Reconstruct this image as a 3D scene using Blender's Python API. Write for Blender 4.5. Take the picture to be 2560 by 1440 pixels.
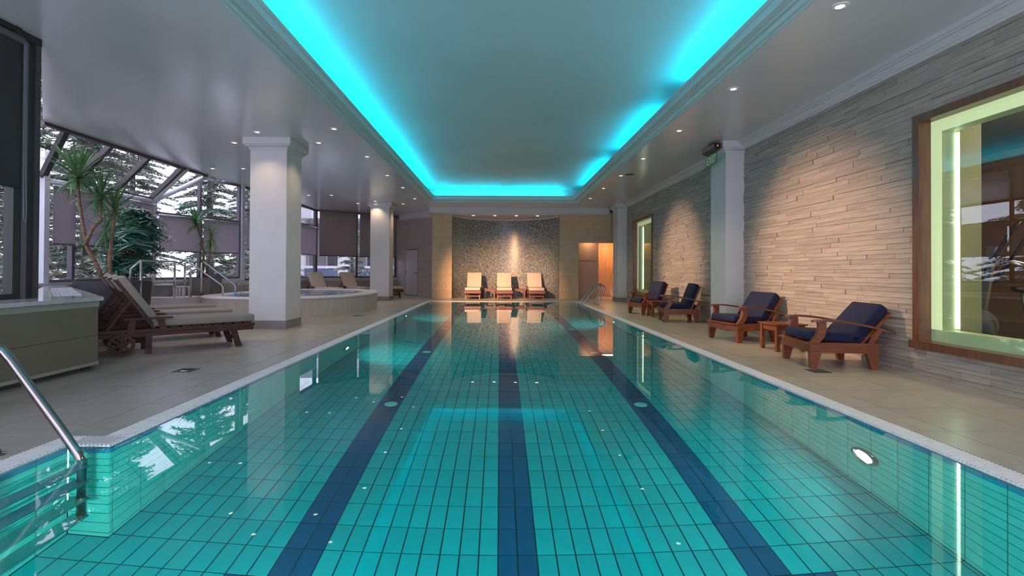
import bpy, bmesh, math, random
from mathutils import Vector, Matrix

random.seed(11)
for _o in list(bpy.data.objects):
    bpy.data.objects.remove(_o, do_unlink=True)
scene = bpy.context.scene
COL = scene.collection
R = math.radians
PI = math.pi

# ------------------------------------------------------------------ camera
CZ = 1.125
cam_d = bpy.data.cameras.new('camera')
cam = bpy.data.objects.new('camera', cam_d)
COL.objects.link(cam)
cam_d.sensor_fit = 'HORIZONTAL'
cam_d.sensor_width = 36.0
cam_d.lens = 36.0 * 1246.0 / 2560.0
cam_d.shift_x = 0.012087
cam_d.shift_y = -0.021435
cam_d.clip_start = 0.05
cam_d.clip_end = 300
cam.matrix_world = Matrix.Translation((0, 0, CZ)) @ Matrix.Rotation(R(90.5), 4, 'X') @ Matrix.Rotation(R(0.3), 4, 'Z')
scene.camera = cam

# ------------------------------------------------------------------ world, exposure
SKY = 3.8
wd = bpy.data.worlds.new('overcast_sky')
scene.world = wd
wd.use_nodes = True
_bg = wd.node_tree.nodes['Background']
_bg.inputs['Color'].default_value = (0.78, 0.75, 1.0, 1)
_bg.inputs['Strength'].default_value = SKY
vs = scene.view_settings
vs.view_transform = 'Standard'
vs.look = 'None'
vs.gamma = 1.0
vs.use_curve_mapping = False
vs.exposure = 0.07
scene.cycles.max_bounces = 7
scene.cycles.diffuse_bounces = 3
scene.cycles.glossy_bounces = 3
scene.cycles.transparent_max_bounces = 12
scene.cycles.transmission_bounces = 5
scene.cycles.use_adaptive_sampling = True
scene.cycles.adaptive_threshold = 0.15
scene.cycles.sample_clamp_indirect = 4.0
scene.cycles.use_denoising = True

WARM = (1.0, 0.80, 0.58)
AMBER = (1.0, 0.62, 0.36)
CYAN = (0.0, 0.68, 1.0)

def light(name, typ, loc, power, col, parent=None, aim=None, size=0.08, angle=80, blend=0.6):
    d = bpy.data.lights.new(name, typ)
    d.energy = power
    d.color = col
    o = bpy.data.objects.new(name, d)
    COL.objects.link(o)
    o.location = loc
    if typ == 'SPOT':
        d.spot_size = R(angle); d.spot_blend = blend; d.shadow_soft_size = size
    elif typ == 'AREA':
        d.shape = 'DISK'; d.size = size
    else:
        d.shadow_soft_size = size
    if aim is not None:
        o.rotation_euler = (Vector(aim) - Vector(loc)).to_track_quat('-Z', 'Y').to_euler()
    if parent is not None:
        o.parent = parent
    return o

# adjustable spots in the ceiling over the left pool edge, turned on the stone wall and the niche
light('wall_spot', 'SPOT', (-2.92, 8.73, 3.56), 3300, (1.0, 0.62, 0.43), aim=(4.65, 7.35, 1.25), size=0.05, angle=30, blend=0.9)
light('wall_spot', 'SPOT', (-2.92, 13.02, 3.56), 3000, (1.0, 0.62, 0.43), aim=(4.65, 12.9, 1.3), size=0.05, angle=27, blend=0.9)
light('niche_spot', 'SPOT', (-3.54, 9.7, 3.54), 12500, (1.0, 0.53, 0.29), aim=(0.15, 20.4, 0.25), size=0.05, angle=27, blend=1.0)

# ------------------------------------------------------------------ materials
_mats = {}
def nt(name):
    m = bpy.data.materials.new(name)
    m.use_nodes = True
    t = m.node_tree
    for n in list(t.nodes):
        t.nodes.remove(n)
    out = t.nodes.new('ShaderNodeOutputMaterial')
    return m, t, out

def mat(name, col, rough=0.5, metal=0.0, spec=0.5, var=0.0, vscale=3.0, stretch=None, rnd=0.0, island=0.0, bump=0.0, bscale=40.0, coat=0.0, sheen=0.0, col2=None, translucent=0.0):
    if name in _mats:
        return _mats[name]
    m, t, out = nt(name)
    N = t.nodes.new; L = t.links.new
    p = N('ShaderNodeBsdfPrincipled')
    p.inputs['Roughness'].default_value = rough
    p.inputs['Metallic'].default_value = metal
    p.inputs['Specular IOR Level'].default_value = spec
    p.inputs['Coat Weight'].default_value = coat
    p.inputs['Sheen Weight'].default_value = sheen
    geo = N('ShaderNodeNewGeometry')
    tc = N('ShaderNodeTexCoord')
    c = N('ShaderNodeRGB'); c.outputs[0].default_value = (*col, 1)
    src = c.outputs[0]
    if var > 0 or col2 is not None:
        mp = N('ShaderNodeMapping')
        L(tc.outputs['Object'], mp.inputs[0])
        mp.inputs['Scale'].default_value = stretch or (1, 1, 1)
        nz = N('ShaderNodeTexNoise'); nz.inputs['Scale'].default_value = vscale
        nz.inputs['Detail'].default_value = 4
        L(mp.outputs[0], nz.inputs['Vector'])
        mx = N('ShaderNodeMix'); mx.data_type = 'RGBA'
        if col2 is None:
            lo = tuple(max(0, x * (1 - var)) for x in col); hi = tuple(min(1, x * (1 + var)) for x in col)
        else:
            lo, hi = col, col2
        mx.inputs[6].default_value = (*lo, 1); mx.inputs[7].default_value = (*hi, 1)
        rm = N('ShaderNodeMapRange'); rm.inputs[1].default_value = 0.3; rm.inputs[2].default_value = 0.7
        L(nz.outputs[0], rm.inputs[0]); L(rm.outputs[0], mx.inputs[0])
        src = mx.outputs[2]
    if rnd > 0 or island > 0:
        hsv = N('ShaderNodeHueSaturation')
        rr = N('ShaderNodeMapRange')
        a = max(rnd, island)
        rr.inputs[3].default_value = 1 - a; rr.inputs[4].default_value = 1 + a
        if island > 0:
            L(geo.outputs['Random Per Island'], rr.inputs[0])
        else:
            oi = N('ShaderNodeObjectInfo'); L(oi.outputs['Random'], rr.inputs[0])
        L(rr.outputs[0], hsv.inputs['Value']); L(src, hsv.inputs['Color'])
        src = hsv.outputs[0]
    L(src, p.inputs['Base Color'])
    if bump > 0:
        b = N('ShaderNodeBump'); b.inputs['Strength'].default_value = bump; b.inputs['Distance'].default_value = 0.01
        n2 = N('ShaderNodeTexNoise'); n2.inputs['Scale'].default_value = bscale; n2.inputs['Detail'].default_value = 3
        L(tc.outputs['Object'], n2.inputs['Vector'])
        L(n2.outputs[0], b.inputs['Height']); L(b.outputs[0], p.inputs['Normal'])
    sh = p.outputs[0]
    if translucent > 0:
        tr = N('ShaderNodeBsdfTranslucent'); L(src, tr.inputs['Color'])
        ms = N('ShaderNodeMixShader'); ms.inputs[0].default_value = translucent
        L(p.outputs[0], ms.inputs[1]); L(tr.outputs[0], ms.inputs[2]); sh = ms.outputs[0]
    L(sh, out.inputs[0])
    _mats[name] = m
    return m

def emis(name, col, strength):
    if name in _mats:
        return _mats[name]
    m, t, out = nt(name)
    e = t.nodes.new('ShaderNodeEmission')
    e.inputs[0].default_value = (*col, 1); e.inputs[1].default_value = strength
    t.links.new(e.outputs[0], out.inputs[0])
    _mats[name] = m
    return m

def glass_mat(name, tint=(0.93, 0.96, 0.95), base=0.045):
    if name in _mats:
        return _mats[name]
    m, t, out = nt(name)
    N = t.nodes.new; L = t.links.new
    tr = N('ShaderNodeBsdfTransparent'); tr.inputs[0].default_value = (*tint, 1)
    gl = N('ShaderNodeBsdfGlossy'); gl.inputs['Roughness'].default_value = 0.0
    lw = N('ShaderNodeLayerWeight'); lw.inputs[0].default_value = 0.5
    pw = N('ShaderNodeMath'); pw.operation = 'POWER'; pw.inputs[1].default_value = 4.0
    L(lw.outputs['Facing'], pw.inputs[0])
    ma = N('ShaderNodeMath'); ma.operation = 'MULTIPLY_ADD'; ma.inputs[1].default_value = 0.9; ma.inputs[2].default_value = base
    L(pw.outputs[0], ma.inputs[0])
    mx = N('ShaderNodeMixShader')
    L(ma.outputs[0], mx.inputs[0]); L(tr.outputs[0], mx.inputs[1]); L(gl.outputs[0], mx.inputs[2])
    L(mx.outputs[0], out.inputs[0])
    _mats[name] = m
    return m

def water_mat(name, col=(0.55, 1.0, 1.0), scale=1.2, strength=0.02):
    m, t, out = nt(name)
    N = t.nodes.new; L = t.links.new
    g = N('ShaderNodeBsdfRefraction'); g.inputs['Color'].default_value = (*col, 1)
    g.inputs['IOR'].default_value = 1.333; g.inputs['Roughness'].default_value = 0.0
    gl = N('ShaderNodeBsdfGlossy'); gl.inputs['Roughness'].default_value = 0.0; gl.inputs['Color'].default_value = (1, 1, 1, 1)
    fr = N('ShaderNodeFresnel'); fr.inputs['IOR'].default_value = 1.333
    ms = N('ShaderNodeMixShader')
    tc = N('ShaderNodeTexCoord')
    nz = N('ShaderNodeTexNoise'); nz.inputs['Scale'].default_value = scale; nz.inputs['Detail'].default_value = 2
    L(tc.outputs['Object'], nz.inputs['Vector'])
    b = N('ShaderNodeBump'); b.inputs['Strength'].default_value = strength; b.inputs['Distance'].default_value = 0.05
    L(nz.outputs[0], b.inputs['Height'])
    for nd in (g, gl, fr): L(b.outputs[0], nd.inputs['Normal'])
    L(fr.outputs[0], ms.inputs[0]); L(g.outputs[0], ms.inputs[1]); L(gl.outputs[0], ms.inputs[2])
    L(ms.outputs[0], out.inputs[0])
    return m

def mosaic_mat(name, c1, c2, c3, su, sv):
    m, t, out = nt(name)
    N = t.nodes.new; L = t.links.new
    tc = N('ShaderNodeTexCoord')
    mp = N('ShaderNodeMapping'); mp.inputs['Scale'].default_value = (su, sv, 1)
    L(tc.outputs['UV'], mp.inputs[0])
    fl = N('ShaderNodeVectorMath'); fl.operation = 'FLOOR'; L(mp.outputs[0], fl.inputs[0])
    wn = N('ShaderNodeTexWhiteNoise'); wn.noise_dimensions = '2D'; L(fl.outputs[0], wn.inputs['Vector'])
    rp = N('ShaderNodeValToRGB'); rp.color_ramp.interpolation = 'CONSTANT'
    e = rp.color_ramp.elements
    e[0].position = 0.0; e[0].color = (*c1, 1)
    e[1].position = 0.33; e[1].color = (*c2, 1)
    x = e.new(0.62); x.color = (*c3, 1)
    L(wn.outputs['Value'], rp.inputs[0])
    p = N('ShaderNodeBsdfPrincipled'); p.inputs['Roughness'].default_value = 0.28
    L(rp.outputs[0], p.inputs['Base Color']); L(p.outputs[0], out.inputs[0])
    return m

PLASTER = mat('white_paint', (0.57, 0.57, 0.55), 0.55, var=0.03)
CEIL = mat('ceiling_paint', (0.62, 0.62, 0.62), 0.2, spec=0.5, var=0.03, vscale=0.8)
UPCEIL = mat('upper_ceiling_glow_tint', (0.44, 0.66, 0.66), 0.5, var=0.04, vscale=0.7)  # teal of the cyan cove glow is put into this base colour
DECK = mat('deck_tile', (0.365, 0.325, 0.265), 0.3, var=0.10, vscale=6, rnd=0.06, bump=0.05)
DECKS = mat('deck_tile_far', (0.365, 0.325, 0.265), 0.3, var=0.10, vscale=6, island=0.06, bump=0.05)
GROUT = mat('deck_grout', (0.10, 0.09, 0.085), 0.8, var=0.2, vscale=20)
PGROUT = mat('pool_grout', (0.012, 0.07, 0.08), 0.7, var=0.1, vscale=20)
AQUA = mat('aqua_pool_tile', (0.008, 0.42, 0.44), 0.4, spec=0.15, rnd=0.06, var=0.05, vscale=2)
AQUAS = mat('aqua_pool_tile_far', (0.008, 0.42, 0.44), 0.4, spec=0.15, island=0.06, var=0.05, vscale=2)
WAQUA = mat('aqua_wall_tile', (0.07, 0.50, 0.46), 0.4, spec=0.15, rnd=0.05, var=0.05, vscale=2)
WAQUAS = mat('aqua_wall_tile_far', (0.07, 0.50, 0.46), 0.4, spec=0.15, island=0.05, var=0.05, vscale=2)
NAVY = mat('blue_lane_tile', (0.008, 0.09, 0.20), 0.4, spec=0.15, rnd=0.08, var=0.05)
NAVYS = mat('blue_lane_tile_far', (0.008, 0.09, 0.20), 0.4, spec=0.15, island=0.08, var=0.05)
EDGE = mat('blue_edge_tile', (0.02, 0.24, 0.42), 0.4, spec=0.15, rnd=0.06, var=0.05)
EDGES = mat('blue_edge_tile_far', (0.02, 0.24, 0.42), 0.4, spec=0.15, island=0.06, var=0.05)
GRATE = mat('white_grating', (0.68, 0.68, 0.65), 0.45, var=0.08, vscale=30)
GUTTER = mat('gutter', (0.05, 0.055, 0.055), 0.6, var=0.2)
STRIP = mat('stone_strip', (0.34, 0.285, 0.23), 0.62, var=0.14, vscale=5, stretch=(1, 0.5, 4), rnd=0.13, bump=0.25, bscale=25)
STRIPS = mat('stone_strip_far', (0.34, 0.285, 0.23), 0.62, var=0.14, vscale=5, stretch=(1, 0.5, 4), island=0.13, bump=0.25, bscale=25)
STRIPG = mat('stone_backing', (0.10, 0.085, 0.07), 0.9, var=0.2)
BLOCK = mat('sandstone_block', (0.52, 0.37, 0.215), 0.7, var=0.10, vscale=5, rnd=0.05, bump=0.1)
BLOCKG = mat('sandstone_joint', (0.20, 0.15, 0.10), 0.9, var=0.1)
BLOCK2 = mat('grey_sandstone_block', (0.40, 0.33, 0.28), 0.7, var=0.08, vscale=5, rnd=0.05, bump=0.1)
BASET = mat('plinth_tile', (0.22, 0.20, 0.175), 0.5, var=0.1, vscale=6)
TEAK = mat('teak', (0.17, 0.046, 0.014), 0.38, var=0.35, vscale=4, stretch=(1, 9, 9), rnd=0.08, coat=0.15)
TEAKD = mat('dark_teak', (0.055, 0.018, 0.009), 0.5, spec=0.3, var=0.35, vscale=4, stretch=(1, 9, 9), rnd=0.08)
NAVYC = mat('navy_canvas', (0.0035, 0.0055, 0.032), 0.85, var=0.12, vscale=30, bump=0.1, bscale=300)
CREAM = mat('cream_canvas', (0.52, 0.45, 0.37), 0.9, var=0.05, vscale=12, bump=0.1, bscale=300)
CREAM2 = mat('taupe_canvas', (0.235, 0.205, 0.165), 0.9, var=0.05, vscale=12, bump=0.1, bscale=300)
CHROME = mat('polished_steel', (0.30, 0.28, 0.265), 0.14, metal=1.0, var=0.04, vscale=10)
STEEL = mat('satin_steel', (0.55, 0.55, 0.57), 0.3, metal=1.0, var=0.04, vscale=10)
BRONZE = mat('bronze_aluminium', (0.085, 0.072, 0.075), 0.35, metal=0.4, var=0.08, vscale=8)
DARKF = mat('dark_green_frame', (0.022, 0.024, 0.02), 0.5, var=0.1)
MAUVEF = mat('mauve_frame', (0.17, 0.15, 0.18), 0.4, metal=0.3, var=0.08)
WHITEM = mat('white_metal', (0.70, 0.69, 0.72), 0.4, var=0.03)
PANE = glass_mat('window_glass')
PANEG = glass_mat('gym_glass', (0.90, 0.95, 0.90), 0.08)
BLINDM = mat('mauve_screen_cloth', (0.52, 0.46, 0.49), 0.9, var=0.05, vscale=200, translucent=0.7)
BLINDD = mat('brown_screen_cloth', (0.34, 0.29, 0.27), 0.9, var=0.05, vscale=200, translucent=0.5)
BLINDK = mat('charcoal_screen_cloth', (0.03, 0.03, 0.03), 0.9, var=0.05, vscale=200, translucent=0.06)
MARBLE = mat('pale_marble', (0.42, 0.43, 0.43), 0.12, var=0.22, vscale=5, coat=0.2)
SILLW = mat('white_sill', (0.66, 0.64, 0.66), 0.3, var=0.05)
PANELO = mat('olive_tile_panel', (0.135, 0.12, 0.075), 0.45, var=0.05, vscale=2, rnd=0.03)
BANDW = mat('pale_green_band', (0.24, 0.26, 0.20), 0.5, var=0.05)
LOWW = mat('beige_low_wall', (0.46, 0.38, 0.33), 0.6, var=0.05)
SPAM = mat('spa_cladding', (0.46, 0.40, 0.34), 0.55, var=0.10, vscale=9, stretch=(1, 1, 0.3))
SPAR = mat('spa_rim_stone', (0.74, 0.70, 0.70), 0.35, var=0.05)
SPAB = mat('spa_blue_tile', (0.28, 0.55, 0.78), 0.25, var=0.12, vscale=12)
POTD = mat('charcoal_planter', (0.055, 0.055, 0.06), 0.6, var=0.15, vscale=5)
POTG = mat('concrete_planter', (0.16, 0.145, 0.12), 0.8, var=0.25, vscale=5)
SOIL = mat('soil', (0.03, 0.022, 0.016), 0.95, var=0.3, vscale=30)
BARK = mat('palm_bark', (0.27, 0.155, 0.10), 0.9, var=0.45, vscale=10, stretch=(1, 1, 6), bump=0.6, bscale=30)
LEAF = mat('yucca_leaf', (0.11, 0.26, 0.09), 0.38, var=0.35, vscale=3, rnd=0.3, translucent=0.25)
LEAFD = mat('rhapis_leaf', (0.085, 0.23, 0.15), 0.22, var=0.3, vscale=3, rnd=0.35, translucent=0.12)
NEEDLE = mat('conifer_needles', (0.27, 0.33, 0.25), 0.8, var=0.3, vscale=3, island=0.35)
TRUNK = mat('tree_bark', (0.17, 0.14, 0.14), 0.9, var=0.3, vscale=6)
LENS = emis('lamp_lens', (1.0, 0.86, 0.66), 7)
LENS2 = emis('niche_lamp_lens', (1.0, 0.86, 0.66), 25)
TRIMW = mat('lamp_trim', (0.75, 0.75, 0.73), 0.35, var=0.02)
WOODF = mat('mahogany_frame', (0.15, 0.058, 0.026), 0.35, var=0.3, vscale=3, stretch=(8, 8, 1), coat=0.2)
BLACK = mat('black_plastic', (0.012, 0.012, 0.014), 0.4, var=0.05)
GREYP = mat('grey_plastic', (0.20, 0.20, 0.21), 0.4, var=0.05)

# ------------------------------------------------------------------ mesh helpers
class MB:
    def __init__(self):
        self.v = []; self.f = []; self.uv = None
    def add(self, vs, fs, M=None):
        o = len(self.v)
        for p in vs:
            p = Vector(p)
            self.v.append(tuple(M @ p) if M is not None else tuple(p))
        for f in fs:
            self.f.append(tuple(i + o for i in f))
        return self
    def box(self, x0, x1, y0, y1, z0, z1, M=None):
        vs = [(x0, y0, z0), (x1, y0, z0), (x1, y1, z0), (x0, y1, z0), (x0, y0, z1), (x1, y0, z1), (x1, y1, z1), (x0, y1, z1)]
        return self.add(vs, [(0, 3, 2, 1), (4, 5, 6, 7), (0, 1, 5, 4), (1, 2, 6, 5), (2, 3, 7, 6), (3, 0, 4, 7)], M)
    def poly(self, pts, M=None):
        return self.add(pts, [tuple(range(len(pts)))], M)
    def prism(self, pts, z0, z1, M=None):
        n = len(pts)
        vs = [(x, y, z0) for x, y in pts] + [(x, y, z1) for x, y in pts]
        fs = [tuple(range(n - 1, -1, -1)), tuple(range(n, 2 * n))]
        for i in range(n):
            j = (i + 1) % n
            fs.append((i, j, n + j, n + i))
        return self.add(vs, fs, M)
    def side(self, pts, y0, y1, M=None):
        """polygon in x,z extruded along y"""
        n = len(pts)
        vs = [(x, y0, z) for x, z in pts] + [(x, y1, z) for x, z in pts]
        fs = [tuple(range(n)), tuple(range(2 * n - 1, n - 1, -1))]
        for i in range(n):
            j = (i + 1) % n
            fs.append((j, i, n + i, n + j))
        return self.add(vs, fs, M)
    def bar(self, p, q, w, h, up=(0, 0, 1), M=None):
        p = Vector(p); q = Vector(q); d = (q - p).normalized()
        u = Vector(up)
        if abs(d.dot(u)) > 0.98:
            u = Vector((1, 0, 0))
        s = d.cross(u).normalized() * (w / 2); t = s.cross(d).normalized() * (h / 2)
        vs = [p - s - t, p + s - t, p + s + t, p - s + t, q - s - t, q + s - t, q + s + t, q - s + t]
        return self.add(vs, [(0, 1, 2, 3), (7, 6, 5, 4), (0, 4, 5, 1), (1, 5, 6, 2), (2, 6, 7, 3), (3, 7, 4, 0)], M)
    def tube(self, pts, r, n=10, M=None, cap=True):
        pts = [Vector(p) for p in pts]
        rs = r if isinstance(r, (list, tuple)) else [r] * len(pts)
        vs = []; fs = []
        prev = None
        for i, p in enumerate(pts):
            a = pts[max(0, i - 1)]; b = pts[min(len(pts) - 1, i + 1)]
            d = (b - a).normalized()
            if prev is None:
                u = Vector((0, 0, 1)) if abs(d.z) < 0.9 else Vector((1, 0, 0))
            else:
                u = prev
            s = (u - d * u.dot(d)).normalized(); prev = s
            t = d.cross(s)
            for k in range(n):
                an = 2 * PI * k / n
                vs.append(p + (s * math.cos(an) + t * math.sin(an)) * rs[i])
        for i in range(len(pts) - 1):
            for k in range(n):
                k2 = (k + 1) % n
                fs.append((i * n + k, i * n + k2, (i + 1) * n + k2, (i + 1) * n + k))
        if cap:
            fs.append(tuple(range(n - 1, -1, -1)))
            o = (len(pts) - 1) * n
            fs.append(tuple(range(o, o + n)))
        return self.add(vs, fs, M)
    def lathe(self, prof, n=24, M=None, closed=False):
        vs = []; fs = []
        m = len(prof)
        for r, z in prof:
            for k in range(n):
                a = 2 * PI * k / n
                vs.append((r * math.cos(a), r * math.sin(a), z))
        for i in range(m if closed else m - 1):
            i2 = (i + 1) % m
            for k in range(n):
                k2 = (k + 1) % n
                fs.append((i * n + k, i * n + k2, i2 * n + k2, i2 * n + k))
        if not closed:
            if prof[0][0] > 1e-6: fs.append(tuple(range(n - 1, -1, -1)))
            if prof[-1][0] > 1e-6: fs.append(tuple(range((m - 1) * n, m * n)))
        return self.add(vs, fs, M)
    def rects(self, loops, cap=False, M=None):
        """loft of (x0,x1,y0,y1,z) rectangles"""
        vs = []; fs = []
        for x0, x1, y0, y1, z in loops:
            vs += [(x0, y0, z), (x1, y0, z), (x1, y1, z), (x0, y1, z)]
        for i in range(len(loops) - 1):
            for k in range(4):
                k2 = (k + 1) % 4
                fs.append((i * 4 + k, i * 4 + k2, i * 4 + 4 + k2, i * 4 + 4 + k))
        if cap:
            fs.append((3, 2, 1, 0)); o = 4 * (len(loops) - 1); fs.append((o, o + 1, o + 2, o + 3))
        return self.add(vs, fs, M)
    def rbox(self, x0, x1, y0, y1, z0, z1, r, seg=2, M=None):
        bm = bmesh.new()
        bmesh.ops.create_cube(bm, size=1)
        for v in bm.verts:
            v.co = Vector(((x0 + x1) / 2 + v.co.x * (x1 - x0), (y0 + y1) / 2 + v.co.y * (y1 - y0), (z0 + z1) / 2 + v.co.z * (z1 - z0)))
        bmesh.ops.bevel(bm, geom=bm.edges[:], offset=r, segments=seg, profile=0.5, affect='EDGES')
        bm.verts.index_update()
        self.add([v.co[:] for v in bm.verts], [tuple(v.index for v in f.verts) for f in bm.faces], M)
        bm.free()
        return self
    def mesh(self, name, m, smooth=False):
        me = bpy.data.meshes.new(name)
        me.from_pydata(self.v, [], self.f)
        if m is not None:
            me.materials.append(m)
        if smooth:
            for p in me.polygons:
                p.use_smooth = True
        me.update()
        return me
    def build(self, name, m, parent=None, smooth=False, auto=False):
        me = self.mesh(name, m, smooth or auto)
        if auto:
            bm = bmesh.new(); bm.from_mesh(me)
            for e in bm.edges:
                if len(e.link_faces) == 2 and e.calc_face_angle(0) > R(38):
                    e.smooth = False
            bm.to_mesh(me); bm.free()
        o = bpy.data.objects.new(name, me)
        COL.objects.link(o)
        if parent is not None:
            o.parent = parent
        return o

def tag(o, label=None, cat=None, group=None, kind=None):
    if label: o['label'] = label
    if cat: o['category'] = cat
    if group: o['group'] = group
    if kind: o['kind'] = kind
    return o

def thing(name, label, cat, loc=(0, 0, 0), rz=0.0, group=None, kind=None):
    o = bpy.data.objects.new(name, None)
    o.empty_display_size = 0.1
    COL.objects.link(o)
    o.location = loc; o.rotation_euler = (0, 0, rz)
    return tag(o, label, cat, group, kind)

def struct(name, mb, m, label, auto=False):
    o = mb.build(name, m, auto=auto)
    return tag(o, label, None, None, 'structure')

def copy_tree(o, parent=None):
    c = o.copy(); COL.objects.link(c)
    c.parent = parent
    for ch in list(o.children):
        if ch.type != 'LIGHT':
            copy_tree(ch, c)
    return c

_pc = {}
def piece(name, parent, x0, x1, y0, y1, z0, z1, m, rz=0.0):
    """one tile / strip / block: a box whose mesh is shared by all alike pieces"""
    k = (round(x1 - x0, 3), round(y1 - y0, 3), round(z1 - z0, 3), m.name, name)
    if k not in _pc:
        sx, sy, sz = k[0] / 2, k[1] / 2, k[2] / 2
        _pc[k] = MB().box(-sx, sx, -sy, sy, -sz, sz).mesh(name, m)
    o = bpy.data.objects.new(name, _pc[k])
    COL.objects.link(o)
    o.parent = parent
    o.location = ((x0 + x1) / 2, (y0 + y1) / 2, (z0 + z1) / 2)
    o.rotation_euler = (0, 0, rz)
    return o

def pieces(name, parent, boxes, m, mstuff, key, limit=300):
    """boxes: (x0,x1,y0,y1,z0,z1[,m,mstuff]); the ones largest in view become parts, the rest one joined part"""
    boxes = sorted(boxes, key=key)
    for b in boxes[:limit]:
        mm = b[6] if len(b) > 6 else m
        piece(name, parent, *b[:6], mm)
    rest = {}
    for b in boxes[limit:]:
        ms = b[7] if len(b) > 7 else mstuff
        rest.setdefault(ms.name, (ms, MB()))[1].box(*b[:6])
    for ms, mb in rest.values():
        o = mb.build(name + '_rest', ms, parent); o['kind'] = 'stuff'

def split(a, b, cuts):
    xs = [a] + sorted(c for c in cuts if a + 0.02 < c < b - 0.02) + [b]
    return list(zip(xs[:-1], xs[1:]))

# ------------------------------------------------------------------ dimensions
ZC = 3.60; ZU = 4.12
XL, XR, YN, YF = -2.49, 2.78, 0.8, 18.05
ZW = -0.015; ZB = -1.445
RX, RY0, RY1 = -2.755, 2.1, 3.20       # ladder recess on the left
XW = 4.65                               # right wall
YB = 19.75                              # back wall
CW = 0.16                               # grating width

# ================================================================== POOL SHELL
T = 0.25
fl = MB()
fl.box(RX - 0.2, XR + 0.2, YN - 0.2, YF + 0.2, ZB - 0.2, ZB - 0.006)
pool_floor = struct('floor_pool', fl, PGROUT, 'tiled floor of the swimming pool with dark blue lane lines')
xc = [i * 0.125 for i in range(-24, 24)]
yr = [2.985 - T + T * i for i in range(-9, 64)]
def lane(x, y):
    if 0 <= x <= 0.25: return True
    if -1.375 <= x <= -1.125 and y > 2.735: return True
    if 1.5 <= x <= 1.75 and y > 2.735: return True
    if 2.735 < y < 2.985 and (-1.625 <= x <= -0.875 or 1.25 <= x <= 2.0): return True
    return False
bx = []
g = 0.0048
for x0, x1 in split(XL, XR, xc):
    for y0, y1 in split(YN, YF, yr):
        l = lane((x0 + x1) / 2, (y0 + y1) / 2)
        bx.append((x0 + g, x1 - g, y0 + g, y1 - g, ZB - 0.012, ZB, NAVY if l else AQUA, NAVYS if l else AQUAS))
for x0, x1 in split(RX, XL, xc):
    for y0, y1 in split(RY0, RY1, yr):
        bx.append((x0 + g, x1 - g, y0 + g, y1 - g, ZB - 0.012, ZB, AQUA, AQUAS))
pieces('pool_tile', pool_floor, bx, AQUA, AQUAS, key=lambda b: (abs((b[2] + b[3]) / 2 - 3.9) if b[3] > 2.2 else 50) + 0.15 * abs(b[0]))

def pool_wall(name, axis, c, a0, a1, out, label, key, limit=300):
    """axis 'x': wall plane x=c running a0..a1 in y; out=+1 if the wall body lies on the + side"""
    mb = MB()
    lo, hi = sorted((c + out * 0.006, c + out * 0.14))
    if axis == 'x': mb.box(lo, hi, a0 + 0.016, a1 - 0.016, ZB - 0.1, -0.02)
    else: mb.box(a0 + 0.016, a1 - 0.016, lo, hi, ZB - 0.1, -0.02)
    w = struct(name, mb, PGROUT, label)
    zs = [0.0 - 0.022 - 0.125 * i for i in range(1, 12)]
    bb = []
    for i, (z0, z1) in enumerate(split(ZB, -0.022, zs)):
        top = z1 > -0.05
        cuts = yr if axis == 'x' else [x * 0.25 for x in range(-12, 13)]
        for q0, q1 in split(a0, a1, cuts):
            d0, d1 = sorted((c, c + out * 0.012))
            mm = (EDGE, EDGES) if top else (WAQUA, WAQUAS)
            if axis == 'x': bb.append((d0, d1, q0 + g, q1 - g, z0 + g, z1 - g, *mm))
            else: bb.append((q0 + g, q1 - g, d0, d1, z0 + g, z1 - g, *mm))
    pieces('pool_tile', w, bb, WAQUA, WAQUAS, key=key, limit=limit)
    return w
pool_wall('wall_pool_right', 'x', XR, YN, YF, 1, 'right underwater wall of the pool in aqua tiles', lambda b: b[2] if b[2] > 2.2 else 99)
pool_wall('wall_pool_left', 'x', XL, RY1, YF, -1, 'left underwater wall of the pool in aqua tiles', lambda b: b[2])
pool_wall('wall_pool_left_near', 'x', XL, YN, RY0, -1, 'short left pool wall before the ladder recess', lambda b: -b[2], 0)
pool_wall('wall_pool_recess', 'x', RX, RY0, RY1, -1, 'tiled back of the ladder recess', lambda b: b[2])
pool_wall('wall_pool_recess_far', 'y', RY1, RX, XL, 1, 'tiled side cheek of the ladder recess', lambda b: b[2])
pool_wall('wall_pool_recess_near', 'y', RY0, RX, XL, -1, 'tiled near cheek of the ladder recess', lambda b: b[2], 0)
pool_wall('wall_pool_far', 'y', YF, XL, XR, 1, 'tiled far end wall of the pool', lambda b: b[2], 0)
pool_wall('wall_pool_near', 'y', YN, XL, XR, -1, 'tiled near end wall of the pool', lambda b: b[2], 0)

wm = MB()
wm.poly([(XL, YN, ZW), (XR, YN, ZW), (XR, YF, ZW), (XL, YF, ZW), (XL, RY1, ZW), (RX, RY1, ZW), (RX, RY0, ZW), (XL, RY0, ZW)])
w = wm.build('pool_water', water_mat('pool_water', scale=0.9, strength=0.012))
tag(w, 'calm clear turquoise water filling the swimming pool', None, None, 'structure')

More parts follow.
